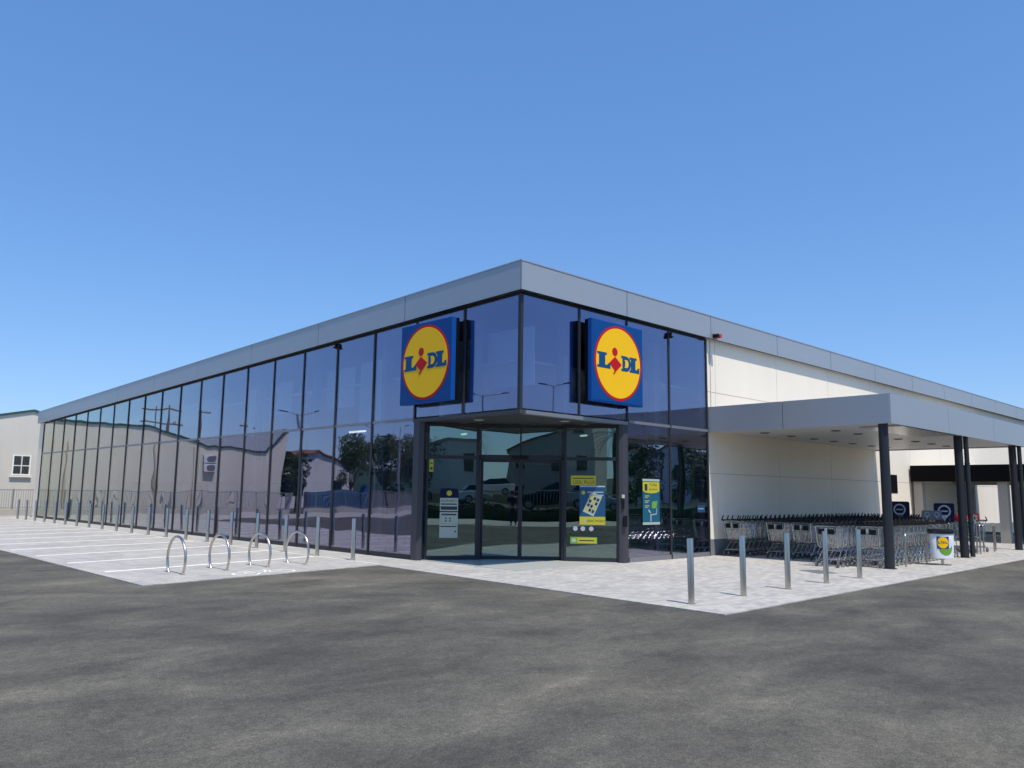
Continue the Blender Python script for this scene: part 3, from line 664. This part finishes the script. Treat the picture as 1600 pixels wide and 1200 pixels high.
rail(14.85,16.2,-4.25,.86,'middle bent steel rail right of the drainpipe, by the loose trolleys')
rail(15.9,17.1,-4.05,.84,'bent steel rail farthest beyond the drainpipe, behind the loose trolleys')
# trolley bay boards
def board(x, y, w, h, zt_, lab, mat, pinr):
    t = thing('trolley_bay_sign', lab, 'sign', (x,y,0), 0, 'signs over the trolley rows'); n = Vector((-.82,-.57,0)); u = Vector((.57,-.82,0))
    pol = []
    for cx, cy, a in ((w/2-.06,zt_-.06,0),(-w/2+.06,zt_-.06,PI/2),(-w/2+.06,zt_-h+.06,PI),(w/2-.06,zt_-h+.06,1.5*PI)):
        pol += [(cx+.06*math.cos(a+PI/8*i), cy+.06*math.sin(a+PI/8*i)) for i in range(5)]
    obj('sign_board', MB().prism(pol, (0,0,0), u, Z, n*.03), mat, t)
    obj('post', MB().tube((.03,.02,0),(.03,.02,zt_-h+.05),.025,10), M['column'], t, 40)
    cz = zt_-h*.42; R1, R2 = pinr, pinr*.74
    vs = []; fs = []
    for i in range(25):
        a = -PI/2+.55 + (2*PI-1.1)*i/24
        for rr in (R2, R1): vs.append(n*.032 + u*(rr*math.cos(a)) + Z*(cz+rr*math.sin(a)))
    for i in range(24): fs.append((2*i,2*i+1,2*i+3,2*i+2))
    k = len(vs); tip = n*.032 + Z*(cz-R1*1.62)
    vs += [tip]; fs += [(0, 48, 49, k), (0, k, 1)]
    obj('pin_emblem', MB().add(vs, fs), M['pin'], t)
    if pinr > .1: obj('ink_bar', MB().obox(n*.033 - u*(R2*.7) + Z*(cz-.02), u*(R2*1.4), Z*.04, n*.001), M['pin'], t)
board(15.75,-1.69,.62,.62,1.49,'navy board with a white pin outline, above the rows behind the first column',M['navy'],.185)
board(17.05,-2.62,.62,.62,1.45,'navy board with a white pin outline, beside the paired columns',M['navy'],.20)
board(15.25,-2.69,.30,.30,1.23,'small grey sign over the trolley handles, left one of two',M['greyb'],.075)
board(16.12,-2.69,.30,.30,1.22,'small grey sign over the trolley handles, next to the navy board',M['greyb'],.075)

# litter bin
t = thing('litter_bin', 'white oval litter bin with a black bag rim and a green and yellow emblem', 'bin', (9.72,-4.86,0), math.atan2(-.55,.835))   # local -y faces the camera
body = MB().lathe([(.27,.16),(.285,.17),(.315,.78),(.31,.79)], (0,0,0), 40, 1, .62); obj('bin_body', body, M['binw'], t, 40)
rim = MB()
for j, (rr, z) in enumerate(((.318,.74),(.335,.77),(.34,.83),(.325,.86),(.28,.855),(.24,.80))): pass
rim.lathe([(.318,.75),(.338,.765),(.345,.82),(.333,.865),(.28,.86),(.25,.80)], (0,0,0), 40, 1, .64); obj('bin_bag', rim, M['bag'], t, 60)
obj('bin_stand', MB().tube((0,0,.012),(0,0,.17),.03,12).lathe([(.20,0),(.20,.012),(.05,.02)], (0,0,0), 28), M['steel'], t, 40)
def on_bin(name, poly, lift, mat):               # wrap a flat print round the bin front
    mb = MB(); n = len(poly)
    def w(x, z, l):
        f = (z-.17)/.61; rr = .285 + .03*f + l
        a = -PI/2 + x/ .235; return (rr*math.cos(a) if False else rr*math.sin(x/.30), -.62*rr*math.cos(x/.30)-0.0, z)
    c = (sum(p[0] for p in poly)/n, sum(p[1] for p in poly)/n)
    rings = 6; vs = []; fs = []
    for i in range(rings+1):
        for p in poly: vs.append(w(c[0]+(p[0]-c[0])*i/rings, c[1]+(p[1]-c[1])*i/rings, lift))
    for i in range(rings):
        for k in range(n): fs.append((i*n+k, i*n+(k+1) % n, (i+1)*n+(k+1) % n, (i+1)*n+k))
    obj(name, mb.add(vs, fs), mat, t)
def dens(poly, m=6): 
    out = []
    for i in range(len(poly)):
        a, b = poly[i], poly[(i+1) % len(poly)]
        out += [(a[0]+(b[0]-a[0])*k/m, a[1]+(b[1]-a[1])*k/m) for k in range(m)]
    return out
on_bin('green_swoosh', circ(-.03,.42,.185,40), .003, M['greenp'])
on_bin('white_crescent', circ(.02,.53,.13,36), .005, M['binw'])
on_bin('emblem_square', dens(rnd(-.255,.40,.045,.69)), .007, M['blue'])
on_bin('emblem_disc', circ(-.105,.545,.135,36), .009, M['yellow'])
for q in (rnd(-.225,.52,-.203,.575),rnd(-.203,.52,-.168,.537),rnd(-.153,.52,-.133,.555),rnd(-.115,.52,-.095,.575),rnd(-.095,.558,-.075,.575),rnd(-.095,.52,-.075,.537),rnd(-.075,.527,-.060,.568),rnd(-.045,.52,-.023,.575),rnd(-.023,.52,.010,.537)): on_bin('letter', dens(q,3), .011, M['lblue'])
on_bin('letter_dot', circ(-.143,.575,.013,10), .011, M['red'])

# small fittings on the roof band
t = thing('alarm_beacon', 'small black and red alarm beacon fixed to the roof band above the cream wall', 'alarm', (7.60,0,5.96))
obj('beacon_base', MB().tube((-.08,-.005,.02),(-.08,-.16,.02),.055,14), M['black'], t, 40); obj('beacon_lens', MB().tube((.04,-.005,.02),(.04,-.17,.02),.06,14), M['red2'], t, 40)
obj('mounting_plate', MB().box(-.14,.12,-.012,-.001,-.05,.09), M['sill'], t); obj('conduit', MB().tube((.0,.165,-2.0),(.0,.165,-.08),.008,6), M['joint'], t)
t = thing('security_camera', 'small black camera at the head of a mullion on the long glass front', 'camera', (.05,7.36,5.55)); obj('camera_body', MB().tube((.03,-.04,-.0),(-.04,.03,-.02),.022,12), M['black'], t, 40); obj('mounting_arm', MB().box(.0,.06,-.02,.02,-.05,.10), M['black'], t)
t = thing('security_camera', 'small black camera at the head of a mullion right of the corner sign', 'camera', (5.58,.06,5.70)); obj('camera_body', MB().tube((-.04,.0,-.0),(.03,-.04,-.02),.022,12), M['black'], t, 40); obj('mounting_arm', MB().box(-.02,.02,-.02,.045,-.05,.10), M['black'], t)

# ------------------------------------------------------------------ loading bay beyond the canopy
lb = thing('loading_bay_shelter', 'black fronted concrete shelter against the cream wall beyond the canopy', 'shelter', (22,0,0))
obj('black_beam', MB().box(0,.12,-6.2,.12,2.25,2.88), M['dark'], lb); obj('roof_slab', MB().box(.12,8.5,-6.2,.12,2.70,2.86), M['conc'], lb); obj('rear_beam', MB().box(5.2,5.5,-6.2,.12,2.20,2.69), M['conc'], lb)
for x, y in ((.15,-.25),(.15,-3.2),(.15,-6.0),(5.2,-.6),(5.2,-2.6),(5.2,-4.6)): obj('concrete_column', MB().box(x,x+.32,y,y+.32,0,2.24 if x < 1 else 2.19), M['conc'], lb)
obj('side_door', MB().box(5.8,6.9,.12,.165,0,2.1), M['dark'], lb)
tag(obj('kerb', MB().box(30,30.25,-9,.1,0,.12), M['conc']), kind='structure')

# ------------------------------------------------------------------ boundary wall, fence, warehouse and what the glass mirrors
def low_wall(x0, x1, lab):
    t = thing('boundary_wall', lab, 'wall', (x0,39.6,0)); obj('wall_base', MB().box(0,x1-x0,0,.25,-.03,.34), M['conc'], t); return t
low_wall(-16.2,9.0,'low concrete wall under the picket fence before the beige warehouse'); low_wall(-60,-17.4,'low concrete wall under the fence before the trees and white house')
def picket(x0, x1, lab):
    t = thing('picket_fence', lab, 'fence', (x0,39.72,.34)); L_ = x1-x0; b = MB(); i = .08
    while i < L_: b.box(i,i+.018,-.009,.009,.08,1.06); i += .115
    obj('pickets', b, M['galv'], t); obj('rail', MB().box(0,L_,-.02,.02,1.06,1.10), M['galv'], t); obj('rail', MB().box(0,L_,-.02,.02,.06,.095), M['galv'], t)
    k = 0
    while k < L_: obj('fence_post', MB().box(k,k+.06,-.04,.03,-.0,1.13), M['galv'], t); k += 2.0
picket(-16.2,9.0,'grey metal picket fence on the low wall before the beige warehouse'); picket(-45,-17.4,'grey metal picket fence on the low wall before the trees')
wh = thing('beige_warehouse', 'long beige rendered warehouse with green roof edging behind the picket fence', 'building', (0,42,0))
prof = [(-17.0,-.03),(20,-.03),(20,4.4),(9,4.0),(1.0,6.08),(-1.0,5.62),(-7.2,5.58),(-12.2,4.42),(-15.9,4.35),(-17.4,5.85)]
obj('wall', MB().prism(prof, (0,0,0), (1,0,0), (0,0,1), (0,18,0)), M['beige'], wh)
top = prof[2:]; 
for (xa, za), (xb, zb_) in zip(top[:-1], top[1:]):
    obj('roof_trim', MB().prism([(xa,za-.06),(xb,zb_-.06),(xb,zb_+.07),(xa,za+.07)], (0,-.09,0), (1,0,0), (0,0,1), (0,.30,0)), M['green'], wh)
    obj('roof_sheet', MB().prism([(xa,za+.002),(xb,zb_+.002),(xb,zb_+.05),(xa,za+.05)], (0,.22,0), (1,0,0), (0,0,1), (0,17.8,0)), M['roofm'], wh)
for x in (-1.9,-2.7,-5.2,-8.2,-10.3): obj('downpipe', MB().tube((x,-.05,.0),(x,-.05,4.4),.035,8), paint('rust_stained_pipe',(.46,.39,.30),.8) if x == -1.9 else bpy.data.materials['rust_stained_pipe'], wh, 40)
for x in (-.75,2.4,-14.0): obj('wall_pilaster', MB().box(x,x+.25,-.04,-.002,0,4.3), M['beige'], wh)
wn = obj('window', MB().box(.14,1.08,-.05,-.003,2.22,3.42), M['wg'], wh)
obj('window_frame', MB().box(.12,.20,-.08,-.052,2.24,3.44).box(1.0,1.08,-.08,-.052,2.24,3.44).box(.20,1.0,-.08,-.052,2.24,2.33).box(.20,1.0,-.08,-.052,3.36,3.44).box(.57,.63,-.08,-.052,2.33,3.36).box(.20,.57,-.08,-.052,2.78,2.84).box(.63,1.0,-.08,-.052,2.78,2.84), M['paintw'], wn)
bars = MB(); 
for i in range(11): bars.box(.23+.07*i,.24+.07*i,-.10,-.085,2.30,3.40)
obj('window_bars', bars, M['galv'], wn)
obj('window_sill', MB().box(.05,1.15,-.14,-.003,2.14,2.215), M['paintw'], wn)
for i, z in enumerate((2.78,3.38)):
    t = thing('air_conditioner', ('lower','upper')[i]+' one of two white air conditioning units on the beige warehouse wall', 'air conditioner', (-11.65,41.7,z), 0, 'air conditioners on the warehouse')
    obj('unit_case', MB().box(-.42,.42,-.02,.28,0,.54), M['housew'], t, bevel=.02); obj('fan_grille', MB().tube((-.1,-.03,.27),(-.1,-.022,.27),.21,20), M['greyb'], t)
    obj('bracket', MB().box(-.36,-.32,-.02,.29,-.05,-.001).box(.32,.36,-.02,.29,-.05,-.001), M['galv'], t)

def tree(x, y, h, r, lab, mat, seed, tr_h=None, n=3200, group='trees behind the boundary fence'):
    rng = random.Random(seed); t = thing('leafy_tree', lab, 'tree', (x,y,0), 0, group); th = tr_h or h*.35
    b = MB(); b.tube((0,0,-.05),(.05,0,th),.17,9,.11)
    blobs = []
    for i in range(15):
        a = rng.uniform(0,2*PI); rr = r*rng.uniform(.15,.8); z = th + (h-th)*rng.uniform(.1,.88); k = 1-.5*abs((z-th)/(h-th)-.4)
        c = Vector((rr*k*math.cos(a), rr*k*math.sin(a), z)); blobs.append((c, r*rng.uniform(.26,.46)))
        b.tube((.05,0,th*.92), c, .05, 5, .012)
    obj('trunk', b, M['trunk'], t, 60)
    cr = MB()
    for i in range(n):
        c, br = rng.choice(blobs); d = Vector((rng.gauss(0,1), rng.gauss(0,1), rng.gauss(0,1))).normalized()*br*rng.uniform(.55,1.08)
        p = c + d; s = rng.uniform(.07,.15); u = Vector((rng.gauss(0,1),rng.gauss(0,1),rng.gauss(0,1))).normalized(); w = u.orthogonal().normalized()
        cr.add([p-u*s, p+w*s*.5, p+u*s, p-w*s*.5], [(0,1,2,3)])
    obj('crown', cr, mat, t)
tree(-19.6,45,4.6,1.5,'small dark tree beside the right end of the beige warehouse',M['leafd'],1,1.2,2600)
tree(-26.2,46.5,7.3,2.5,'tallest dark green tree behind the fence, mirrored in the glass',M['leaf'],2,1.7,5200)
tree(-29.6,46,6.6,2.4,'broad dark tree to the left of the tallest one behind the fence',M['leafd'],3,1.6,4600)
tree(-33.2,46.5,6.9,2.4,'outermost broad tree behind the fence, mirrored near the entrance',M['leaf'],4,1.6,4600)
tree(-37.5,47,6.2,2.4,'bushy tree past the end of the mirrored row behind the fence',M['leafd'],5,1.5,3800)
h = thing('white_house', 'white gabled house with a red tiled roof behind the mirrored trees', 'house', (-29,58,0))
obj('wall', MB().prism([(-5,0),(5,0),(5,3.6),(0,5.3),(-5,3.6)], (0,0,0), (1,0,0), (0,0,1), (0,9,0)), M['housew'], h)
for s in (-1,1): obj('roof', MB().prism([(s*5.3,3.55),(0,5.36),(0,5.52),(s*5.3,3.72)], (0,-.3,0), (1,0,0), (0,0,1), (0,9.6,0)), M['tile'], h)
for x in (-3,1.4): 
    w = obj('window', MB().box(x,x+1.1,-.03,-.003,1.2,2.4), M['wg'], h); obj('window_frame', MB().box(x-.06,x+1.16,-.05,-.031,2.4,2.47).box(x-.06,x+1.16,-.05,-.031,1.13,1.2), M['galv'], w)
tag(obj('blue_container', MB().box(-24.6,-19.2,41.2,43.0,0,1.55).box(-24.4,-23.6,41.0,41.2,.2,1.9), paint('blue_steel',(.02,.10,.20),.5), bevel=.03), 'blue steel container behind the fence, mirrored under the trees', 'container')
def lamp_post(x, y, h_, arms, lab, rz=0):
    t = thing('street_lamp', lab, 'lamp post', (x,y,0), rz, 'street lamps round the car park'); obj('pole', MB().tube((0,0,0),(0,0,h_),.07,10,.04), M['galv'], t, 50)
    for s in arms:
        a = obj('arm', MB().path([(0,0,h_-.1),(s*.25,0,h_+.02),(s*.7,0,h_+.08)], .025, 6), M['galv'], t, 50); obj('lamp_head', MB().obox((s*.68,-.10,h_+.07), (s*.55,0,.08), (0,.2,0), (0,0,.06)), M['frame'], a)
lamp_post(-13.6,33.5,6.4,(-1,1),'double armed street lamp mirrored in the middle of the long glass front',.3)
lamp_post(-21.5,36.5,6.3,(1,),'single armed street lamp mirrored above the tallest tree',.2)
lamp_post(-24.3,37.5,6.5,(-1,),'single armed street lamp mirrored close to the entrance',.2)
lamp_post(24.7,-21.7,8.2,(-1,1),'tall double armed street lamp mirrored in the corner pane by the right sign',.9)
lamp_post(-21.6,24.8,7.6,(-1,1),'tall double armed street lamp mirrored in the corner pane by the left sign',.5)
def utility(x, y, h_, lab, arms):
    t = thing('utility_pole', lab, 'utility pole', (x,y,0), 0, 'utility poles behind the warehouse'); obj('pole', MB().tube((0,0,0),(0,0,h_),.14,8,.09), M['wood'], t, 50)
    for z in arms: 
        a = obj('crossarm', MB().box(-.95,.95,-.06,.06,z,z+.14), M['wood'], t)
        for i in (-.85,-.45,.45,.85): obj('insulator', MB().tube((i,0,z+.14),(i,0,z+.32),.045,6), M['housew'], a)
utility(-17.4,70,9.75,'utility pole with two crossarms, mirrored left of its twin',(9.3,8.0)); utility(-19.3,70,9.75,'utility pole with two crossarms, mirrored right of its twin',(9.3,8.0))
utility(-23.2,70,9.65,'utility pole with one crossarm, mirrored above the low warehouse roof',(9.3,)); utility(-29.0,72,8.8,'short utility pole mirrored over the roof valley',(8.4,))

# ---- behind the photographer (seen mirrored in the entrance): pavement strip, hedge, raised street, cars, houses
def Q(s, q, z=0): p = A + T*s + N*q; return Vector((p.x, p.y, z))
def strip(name, q0, q1, z0, z1, mat, s0=-45, s1=45): return MB().obox(Q(s0,q0,z0), T*(s1-s0), N*(q1-q0), Vector((0,0,z1-z0)))
tag(obj('footway', strip('', 18.6,25.6,-.03,-.006,0), M['conc']), kind='structure')
tag(obj('street', strip('', 27.2,42,-.03,.72,0), M['asphalt']), kind='structure')
tag(obj('earth_bank', strip('', 42.2,47,-.03,1.5,0), M['soil']), kind='structure')
t = thing('clipped_hedge', 'dark clipped hedge below the railing across the car park, mirrored in the doors', 'hedge', Q(0,26,0)); rng = random.Random(11); hm = MB()
for i in range(9000):
    p = T*rng.uniform(-34,34) + N*rng.uniform(-.1,1.0) + Z*rng.uniform(.0,.88); s = rng.uniform(.07,.14); u = Vector((rng.gauss(0,1),rng.gauss(0,1),rng.gauss(0,1))).normalized(); w = u.orthogonal().normalized()
    hm.add([p-u*s, p+w*s*.5, p+u*s, p-w*s*.5], [(0,1,2,3)])
obj('foliage', hm, M['hedge'], t); obj('stems', MB().obox(T*-34, T*68, N*.9, Z*.62), M['hedge'], t)
t = thing('street_railing', 'grey street railing above the hedge across the car park, mirrored in the doors', 'railing', Q(0,27.35,.72)); rb = MB()
for i in range(-200,201): rb.obox(T*(i*.15), T*.02, N*.02, Z*1.0)
obj('balusters', rb, M['galv'], t); obj('rail', MB().obox(T*-30+Z*1.0, T*60, N*.06, Z*.05), M['galv'], t)
def car(s, q, z, mat, lab, flip=1):
    ang = math.atan2(T.y, T.x) + (0 if flip > 0 else PI); t = thing('parked_car', lab, 'car', Q(s,q,z), ang, 'cars parked on the street opposite')
    bd = [(-2.1,.35),(-2.15,.7),(-2.0,.92),(-1.2,.98),(.75,.96),(1.9,.82),(2.12,.62),(2.12,.32)]
    obj('body', MB().prism(bd, (0,-.87,0), (1,0,0), (0,0,1), (0,1.74,0)), mat, t, bevel=.07)
    cv = MB(); cb = [(-1.75,.95),(-1.2,1.42),(.1,1.46),(1.05,.94)]
    vs = [(x,-.78,z_) if z_ < 1 else (x,-.60,z_) for x, z_ in cb] + [(x,.78,z_) if z_ < 1 else (x,.60,z_) for x, z_ in cb]
    cv.add(vs, [(0,1,2,3)[::-1],(4,5,6,7),(0,4,5,1)[::-1],(1,5,6,2)[::-1],(2,6,7,3)[::-1],(3,7,4,0)[::-1]]); obj('windows', cv, M['wg'], t, bevel=.03)
    obj('roof', MB().obox((-1.2,-.59,1.425), (1.3,0,.04), (0,1.18,0), (0,0,.035)), mat, t, bevel=.02)
    for x in (-1.3,1.35):
        for y in (-.80,.80):
            w = obj('wheel', MB().tube((x,y-.10,.32),(x,y+.10,.32),.32,18), M['tyre'], t, 40); obj('rim', MB().tube((x,y-.108,.32),(x,y+.108,.32),.19,14), M['galv'], w, 40)
    for y in (-.62,.62): obj('headlight', MB().box(2.02,2.135,y-.18,y+.18,.60,.74), M['lens'], t, bevel=.03)
car(-6.5,30,.72,M['carblu'],'dark blue car parked opposite, mirrored in the left entrance screen'); car(-1.2,30.2,.72,M['carsil'],'silver car parked opposite, mirrored behind the sliding doors'); car(4.6,30,.72,M['carblk'],'black car parked opposite, mirrored right of the door centre',-1)
car(10.2,30.2,.72,M['carwht'],'white car parked opposite, mirrored in the right entrance screen'); car(.4,44.5,1.5,M['carwht'],'white car up on the earth bank, mirrored high in the doors',-1)
def house(s, q, w, d, hgt, mat, lab, gable=0, nwin=3):
    ang = math.atan2(T.y, T.x); t = thing('town_building', lab, 'building', Q(s,q,0), ang, 'buildings across the street')   # local y towards N is -y? front faces the store
    front = [(-w/2,0),(w/2,0),(w/2,hgt),(0,hgt+gable),(-w/2,hgt)] if gable else [(-w/2,0),(w/2,0),(w/2,hgt),(-w/2,hgt)]
    obj('wall', MB().prism(front, (0,0,0), (1,0,0), (0,0,1), (0,-d,0)), mat, t)
    if gable:
        for sg in (-1,1): obj('roof', MB().prism([(sg*(w/2+.3),hgt-.1),(0,hgt+gable+.02),(0,hgt+gable+.2),(sg*(w/2+.3),hgt+.1)], (0,.3,0), (1,0,0), (0,0,1), (0,-d-.6,0)), M['tile'], t)
    else: obj('parapet', MB().box(-w/2-.1,w/2+.1,-d-.1,.1,hgt+.001,hgt+.3), M['conc'], t)
    for fl in range(int(hgt//3)):
        for i in range(nwin):
            x = -w/2 + w*(i+.5)/nwin; wn = obj('window', MB().box(x-.55,x+.55,.003,.03,fl*3+1.1,fl*3+2.4), M['wg'], t); obj('window_sill', MB().box(x-.65,x+.65,.003,.12,fl*3+1.0,fl*3+1.095), M['conc'], wn)
house(-12,56,12,9,9.5,M['beige'],'tall beige flat roofed block with windows, mirrored in the left entrance screen',0,4)
house(8,66,13,10,6.0,M['conc'],'wide grey gabled hall mirrored above the sliding doors',2.6,4)
house(20,56,12,8,6.4,M['housew'],'white flat roofed house across the street, mirrored in the right panes',0,3)
house(36,50,12,8,6.2,M['beige'],'beige gabled house across the street, mirrored right of the banner',2.2,3)
def palm(s, q, z, hgt, lab):
    t = thing('palm_tree', lab, 'tree', Q(s,q,z)); obj('trunk', MB().path([(0,0,0),(.1,0,hgt*.5),(.0,.05,hgt)], .2, 9), M['trunk'], t, 60); fr = MB(); rng = random.Random(5)
    for i in range(34):
        a = rng.uniform(0,2*PI); up = rng.uniform(-.3,1.1); d = Vector((math.cos(a),math.sin(a),0)); pts = []
        for k in range(7): f = k/6*2.3; pts.append(Vector((0,0,hgt)) + d*(f*(1-.15*up)) + Z*(up*f - .42*f*f*.6))
        for k in range(6):
            p, q_ = pts[k], pts[k+1]; sd = d.cross(Z)
            for j in range(3):
                m_ = p + (q_-p)*(j/3)
                for sg in (-1,1): e = m_ + sd*sg*.42*(1-k/8) + (q_-p)*.8 - Z*.12; fr.add([m_, m_+(q_-p)*.12, e], [(0,1,2)])
    obj('fronds', fr, M['palm'], t)
palm(-2.2,46,1.5,5.0,'palm tree on the earth bank, mirrored in the middle of the doors')
for i, (s, q, h_, r) in enumerate(((10,50,6.2,2.4),(28,48,5.8,2.4),(44,46,6.5,2.6),(-22,48,6.5,2.5))):
    p = Q(s,q); tree(p.x,p.y,h_,r,('round tree right of the grey hall across the street','dark tree between the two houses across the street','dark tree past the beige gabled house across the street','dark tree left of the tall beige block across the street')[i],M['leafd'],20+i,1.8,3000,'trees across the street')

rng = random.Random(3); hv = []; hf = []; nh = 96
for i in range(nh):
    a = 2*PI*i/nh; hgt = 4 + 2.5*math.sin(a*3+1) + 1.5*math.sin(a*7) + rng.uniform(-1,1)
    for rr, zz in ((285,-.04),(330,hgt*.6+2),(372,hgt+4),(396,-.04)): hv.append((rr*math.cos(a), rr*math.sin(a), zz))
for i in range(nh):
    j = (i+1) % nh
    for k in range(3): hf.append((4*i+k, 4*j+k, 4*j+k+1, 4*i+k+1))
tag(obj('hills', MB().add(hv, hf), M['hedge'], smooth=80), kind='structure')
tag(obj('lawn', MB().prism([(30,-8),(80,-20),(80,-60),(24,-30)], (0,0,-.03), (1,0,0), (0,1,0), (0,0,.9)), M['hedge']), kind='structure')
def villa(x, y, rz, mat, lab):
    t = thing('villa', lab, 'house', (x,y,0), rz, 'houses beyond the lawn')
    obj('wall', MB().prism([(-5,0),(5,0),(5,5),(0,7.2),(-5,5)], (0,0,0), (1,0,0), (0,0,1), (0,8,0)), mat, t)
    for sg in (-1,1): obj('roof', MB().prism([(sg*5.4,4.85),(0,7.22),(0,7.42),(sg*5.4,5.05)], (0,-.3,0), (1,0,0), (0,0,1), (0,8.6,0)), M['tile'], t)
    for z in (1.1,3.4):
        for x_ in (-3.2,-.6,2.0): w = obj('window', MB().box(x_,x_+1.2,-.03,-.003,z,z+1.3), M['wg'], t); obj('window_sill', MB().box(x_-.1,x_+1.3,-.12,-.003,z-.1,z-.004), M['conc'], w)
villa(44,-34,-2.3,M['beige'],'beige house with a tiled roof beyond the lawn, mirrored beside the banner'); villa(62,-38,-2.2,M['housew'],'white house with a tiled roof beyond the lawn, mirrored by the cream wall')
for i, (x, y, h_, r) in enumerate(((36,-24,6.0,2.3),(50,-27,7.0,2.8),(57,-30,6.2,2.5),(70,-33,7.5,3.0))):
    tree(x,y,h_,r,('lawn tree nearest to the car park, mirrored behind the banner','large lawn tree mirrored between banner and cream wall','lawn tree in front of the white tiled house','outermost lawn tree past the white tiled house')[i],M['leafd'],40+i,1.5,2600,'trees on the lawn')

# ------------------------------------------------------------------ the photographer, mirrored in the doors
def skin(name, chains, mat, parent, sub=2):
    bm = bmesh.new(); lay = bm.verts.layers.skin.verify(); cache = {}
    def vert(p, r):
        k = tuple(round(c, 4) for c in p)
        if k not in cache:
            v = bm.verts.new(p); v[lay].radius = (r, r) if isinstance(r, (int, float)) else r; cache[k] = v
        return cache[k]
    first = None
    for ch in chains:
        pv = None
        for p, r in ch:
            v = vert(p, r)
            if first is None: first = v; v[lay].use_root = True
            if pv is not None and bm.edges.get((pv, v)) is None: bm.edges.new((pv, v))
            pv = v
    me = bpy.data.meshes.new(name); bm.to_mesh(me); bm.free(); me.materials.append(mat)
    o = bpy.data.objects.new(name, me); COL.objects.link(o)
    if parent: o.parent = parent
    m1 = o.modifiers.new('skin', 'SKIN'); m1.use_smooth_shade = True; m2 = o.modifiers.new('sub', 'SUBSURF'); m2.levels = m2.render_levels = sub
    return o
fx, fy = .7, .71
base = Vector((CAM.x, CAM.y, 0)) - Vector((fx, fy, 0))*.50
# local frame: +x faces the store, +y to the person's left
person = thing('person', 'person in dark clothes holding a phone up, mirrored in the sliding doors', 'person', base + Vector((0,0,-.005)), math.atan2(fy, fx))
armL = [((.0,.0,1.36),.12),((.0,.17,1.40),.07),((.05,.27,1.15),.05),((.20,.20,1.32),.042),((.37,.10,1.50),.034)]
armR = [(p if i == 0 else (p[0],-p[1],p[2]), r) for i, (p, r) in enumerate(armL)]
legs = [[((0,0,.95),.14),((0,s*.10,.90),.10),((.02,s*.12,.50),.065),((-.01,s*.13,.10),.045),((.12,s*.15,.04),.042)] for s in (1,-1)]
spine = [((0,0,.95),.14),((0,0,1.15),.13),((0,0,1.36),.12),((.01,0,1.47),.055),((.03,0,1.54),.06),((.035,0,1.63),.085),((.03,0,1.70),.07)]
body = skin('body', [spine, armL, armR] + legs, M['skin'], person)
for s in (1,-1):
    pc = Vector((.40,s*.085,1.525)); ch = [[((.37,s*.10,1.50),.026),(tuple(pc),.026),((.43,s*.075,1.56),.022)]]
    for i, (dz, ln) in enumerate(((.045,.07),(.02,.078),(-.005,.072),(-.028,.058))):
        k = Vector((.43,s*.072,1.55+dz-.02)); ch.append([(tuple(pc),.026),(tuple(k),.010),(tuple(k+Vector((.022,-s*ln*.5,.004))),.0088),(tuple(k+Vector((.014,-s*ln,.0))),.0078)])
    ch.append([(tuple(pc),.026),(tuple(pc+Vector((-.012,-s*.03,.03))),.0105),(tuple(pc+Vector((.0,-s*.062,.045))),.009)])
    skin('hand', ch, M['skin'], person, 1)
skin('shirt', [[((0,0,.93),.158),((0,0,1.15),.152),((0,0,1.36),.138),((.005,0,1.44),.075)]] + [[((0,0,1.36),.138),((.0,s*.175,1.40),.088),((.05,s*.272,1.15),.066),((.19,s*.205,1.31),.056),((.33,s*.125,1.455),.046)] for s in (1,-1)], M['cloth'], person)
skin('trousers', [[((0,0,1.0),.155),((0,0,.92),.158)]] + [[((0,0,.92),.158),((0,s*.105,.86),.115),((.02,s*.12,.50),.085),((-.01,s*.13,.09),.068)] for s in (1,-1)], M['jeans'], person)
for s in (1,-1): skin('shoe', [[((-.05,s*.13,.05),.052),((.06,s*.14,.045),.05),((.16,s*.155,.035),.040)]], M['black'], person, 1)
obj('hair', MB().lathe([(.04,-.05),(.098,-.02),(.100,.04),(.075,.09),(.03,.11)], (.015,0,1.665), 20), M['hair'], person, 60)
for s in (1,-1): obj('eye', MB().lathe([(.004,-.008),(.012,0),(.004,.008)], (.112,s*.032,1.645), 10), M['paintw'], person, 60); obj('ear', MB().lathe([(.004,-.03),(.014,0),(.004,.03)], (.03,s*.092,1.63), 10), M['skin'], person, 60)
obj('nose', MB().tube((.105,0,1.64),(.128,0,1.605),.010,8,.015), M['skin'], person, 60); obj('mouth', MB().box(.100,.112,-.025,.025,1.568,1.578), M['red'], person)
tag(obj('mobile_phone', MB().box(-.006,.004,-.075,.075,-.04,.04), M['black'], loc=CAM - Vector((fx,fy,0))*.06, bevel=.004), 'black mobile phone held sideways in front of the photographer', 'phone').rotation_euler = (0,0,math.atan2(fy, fx))
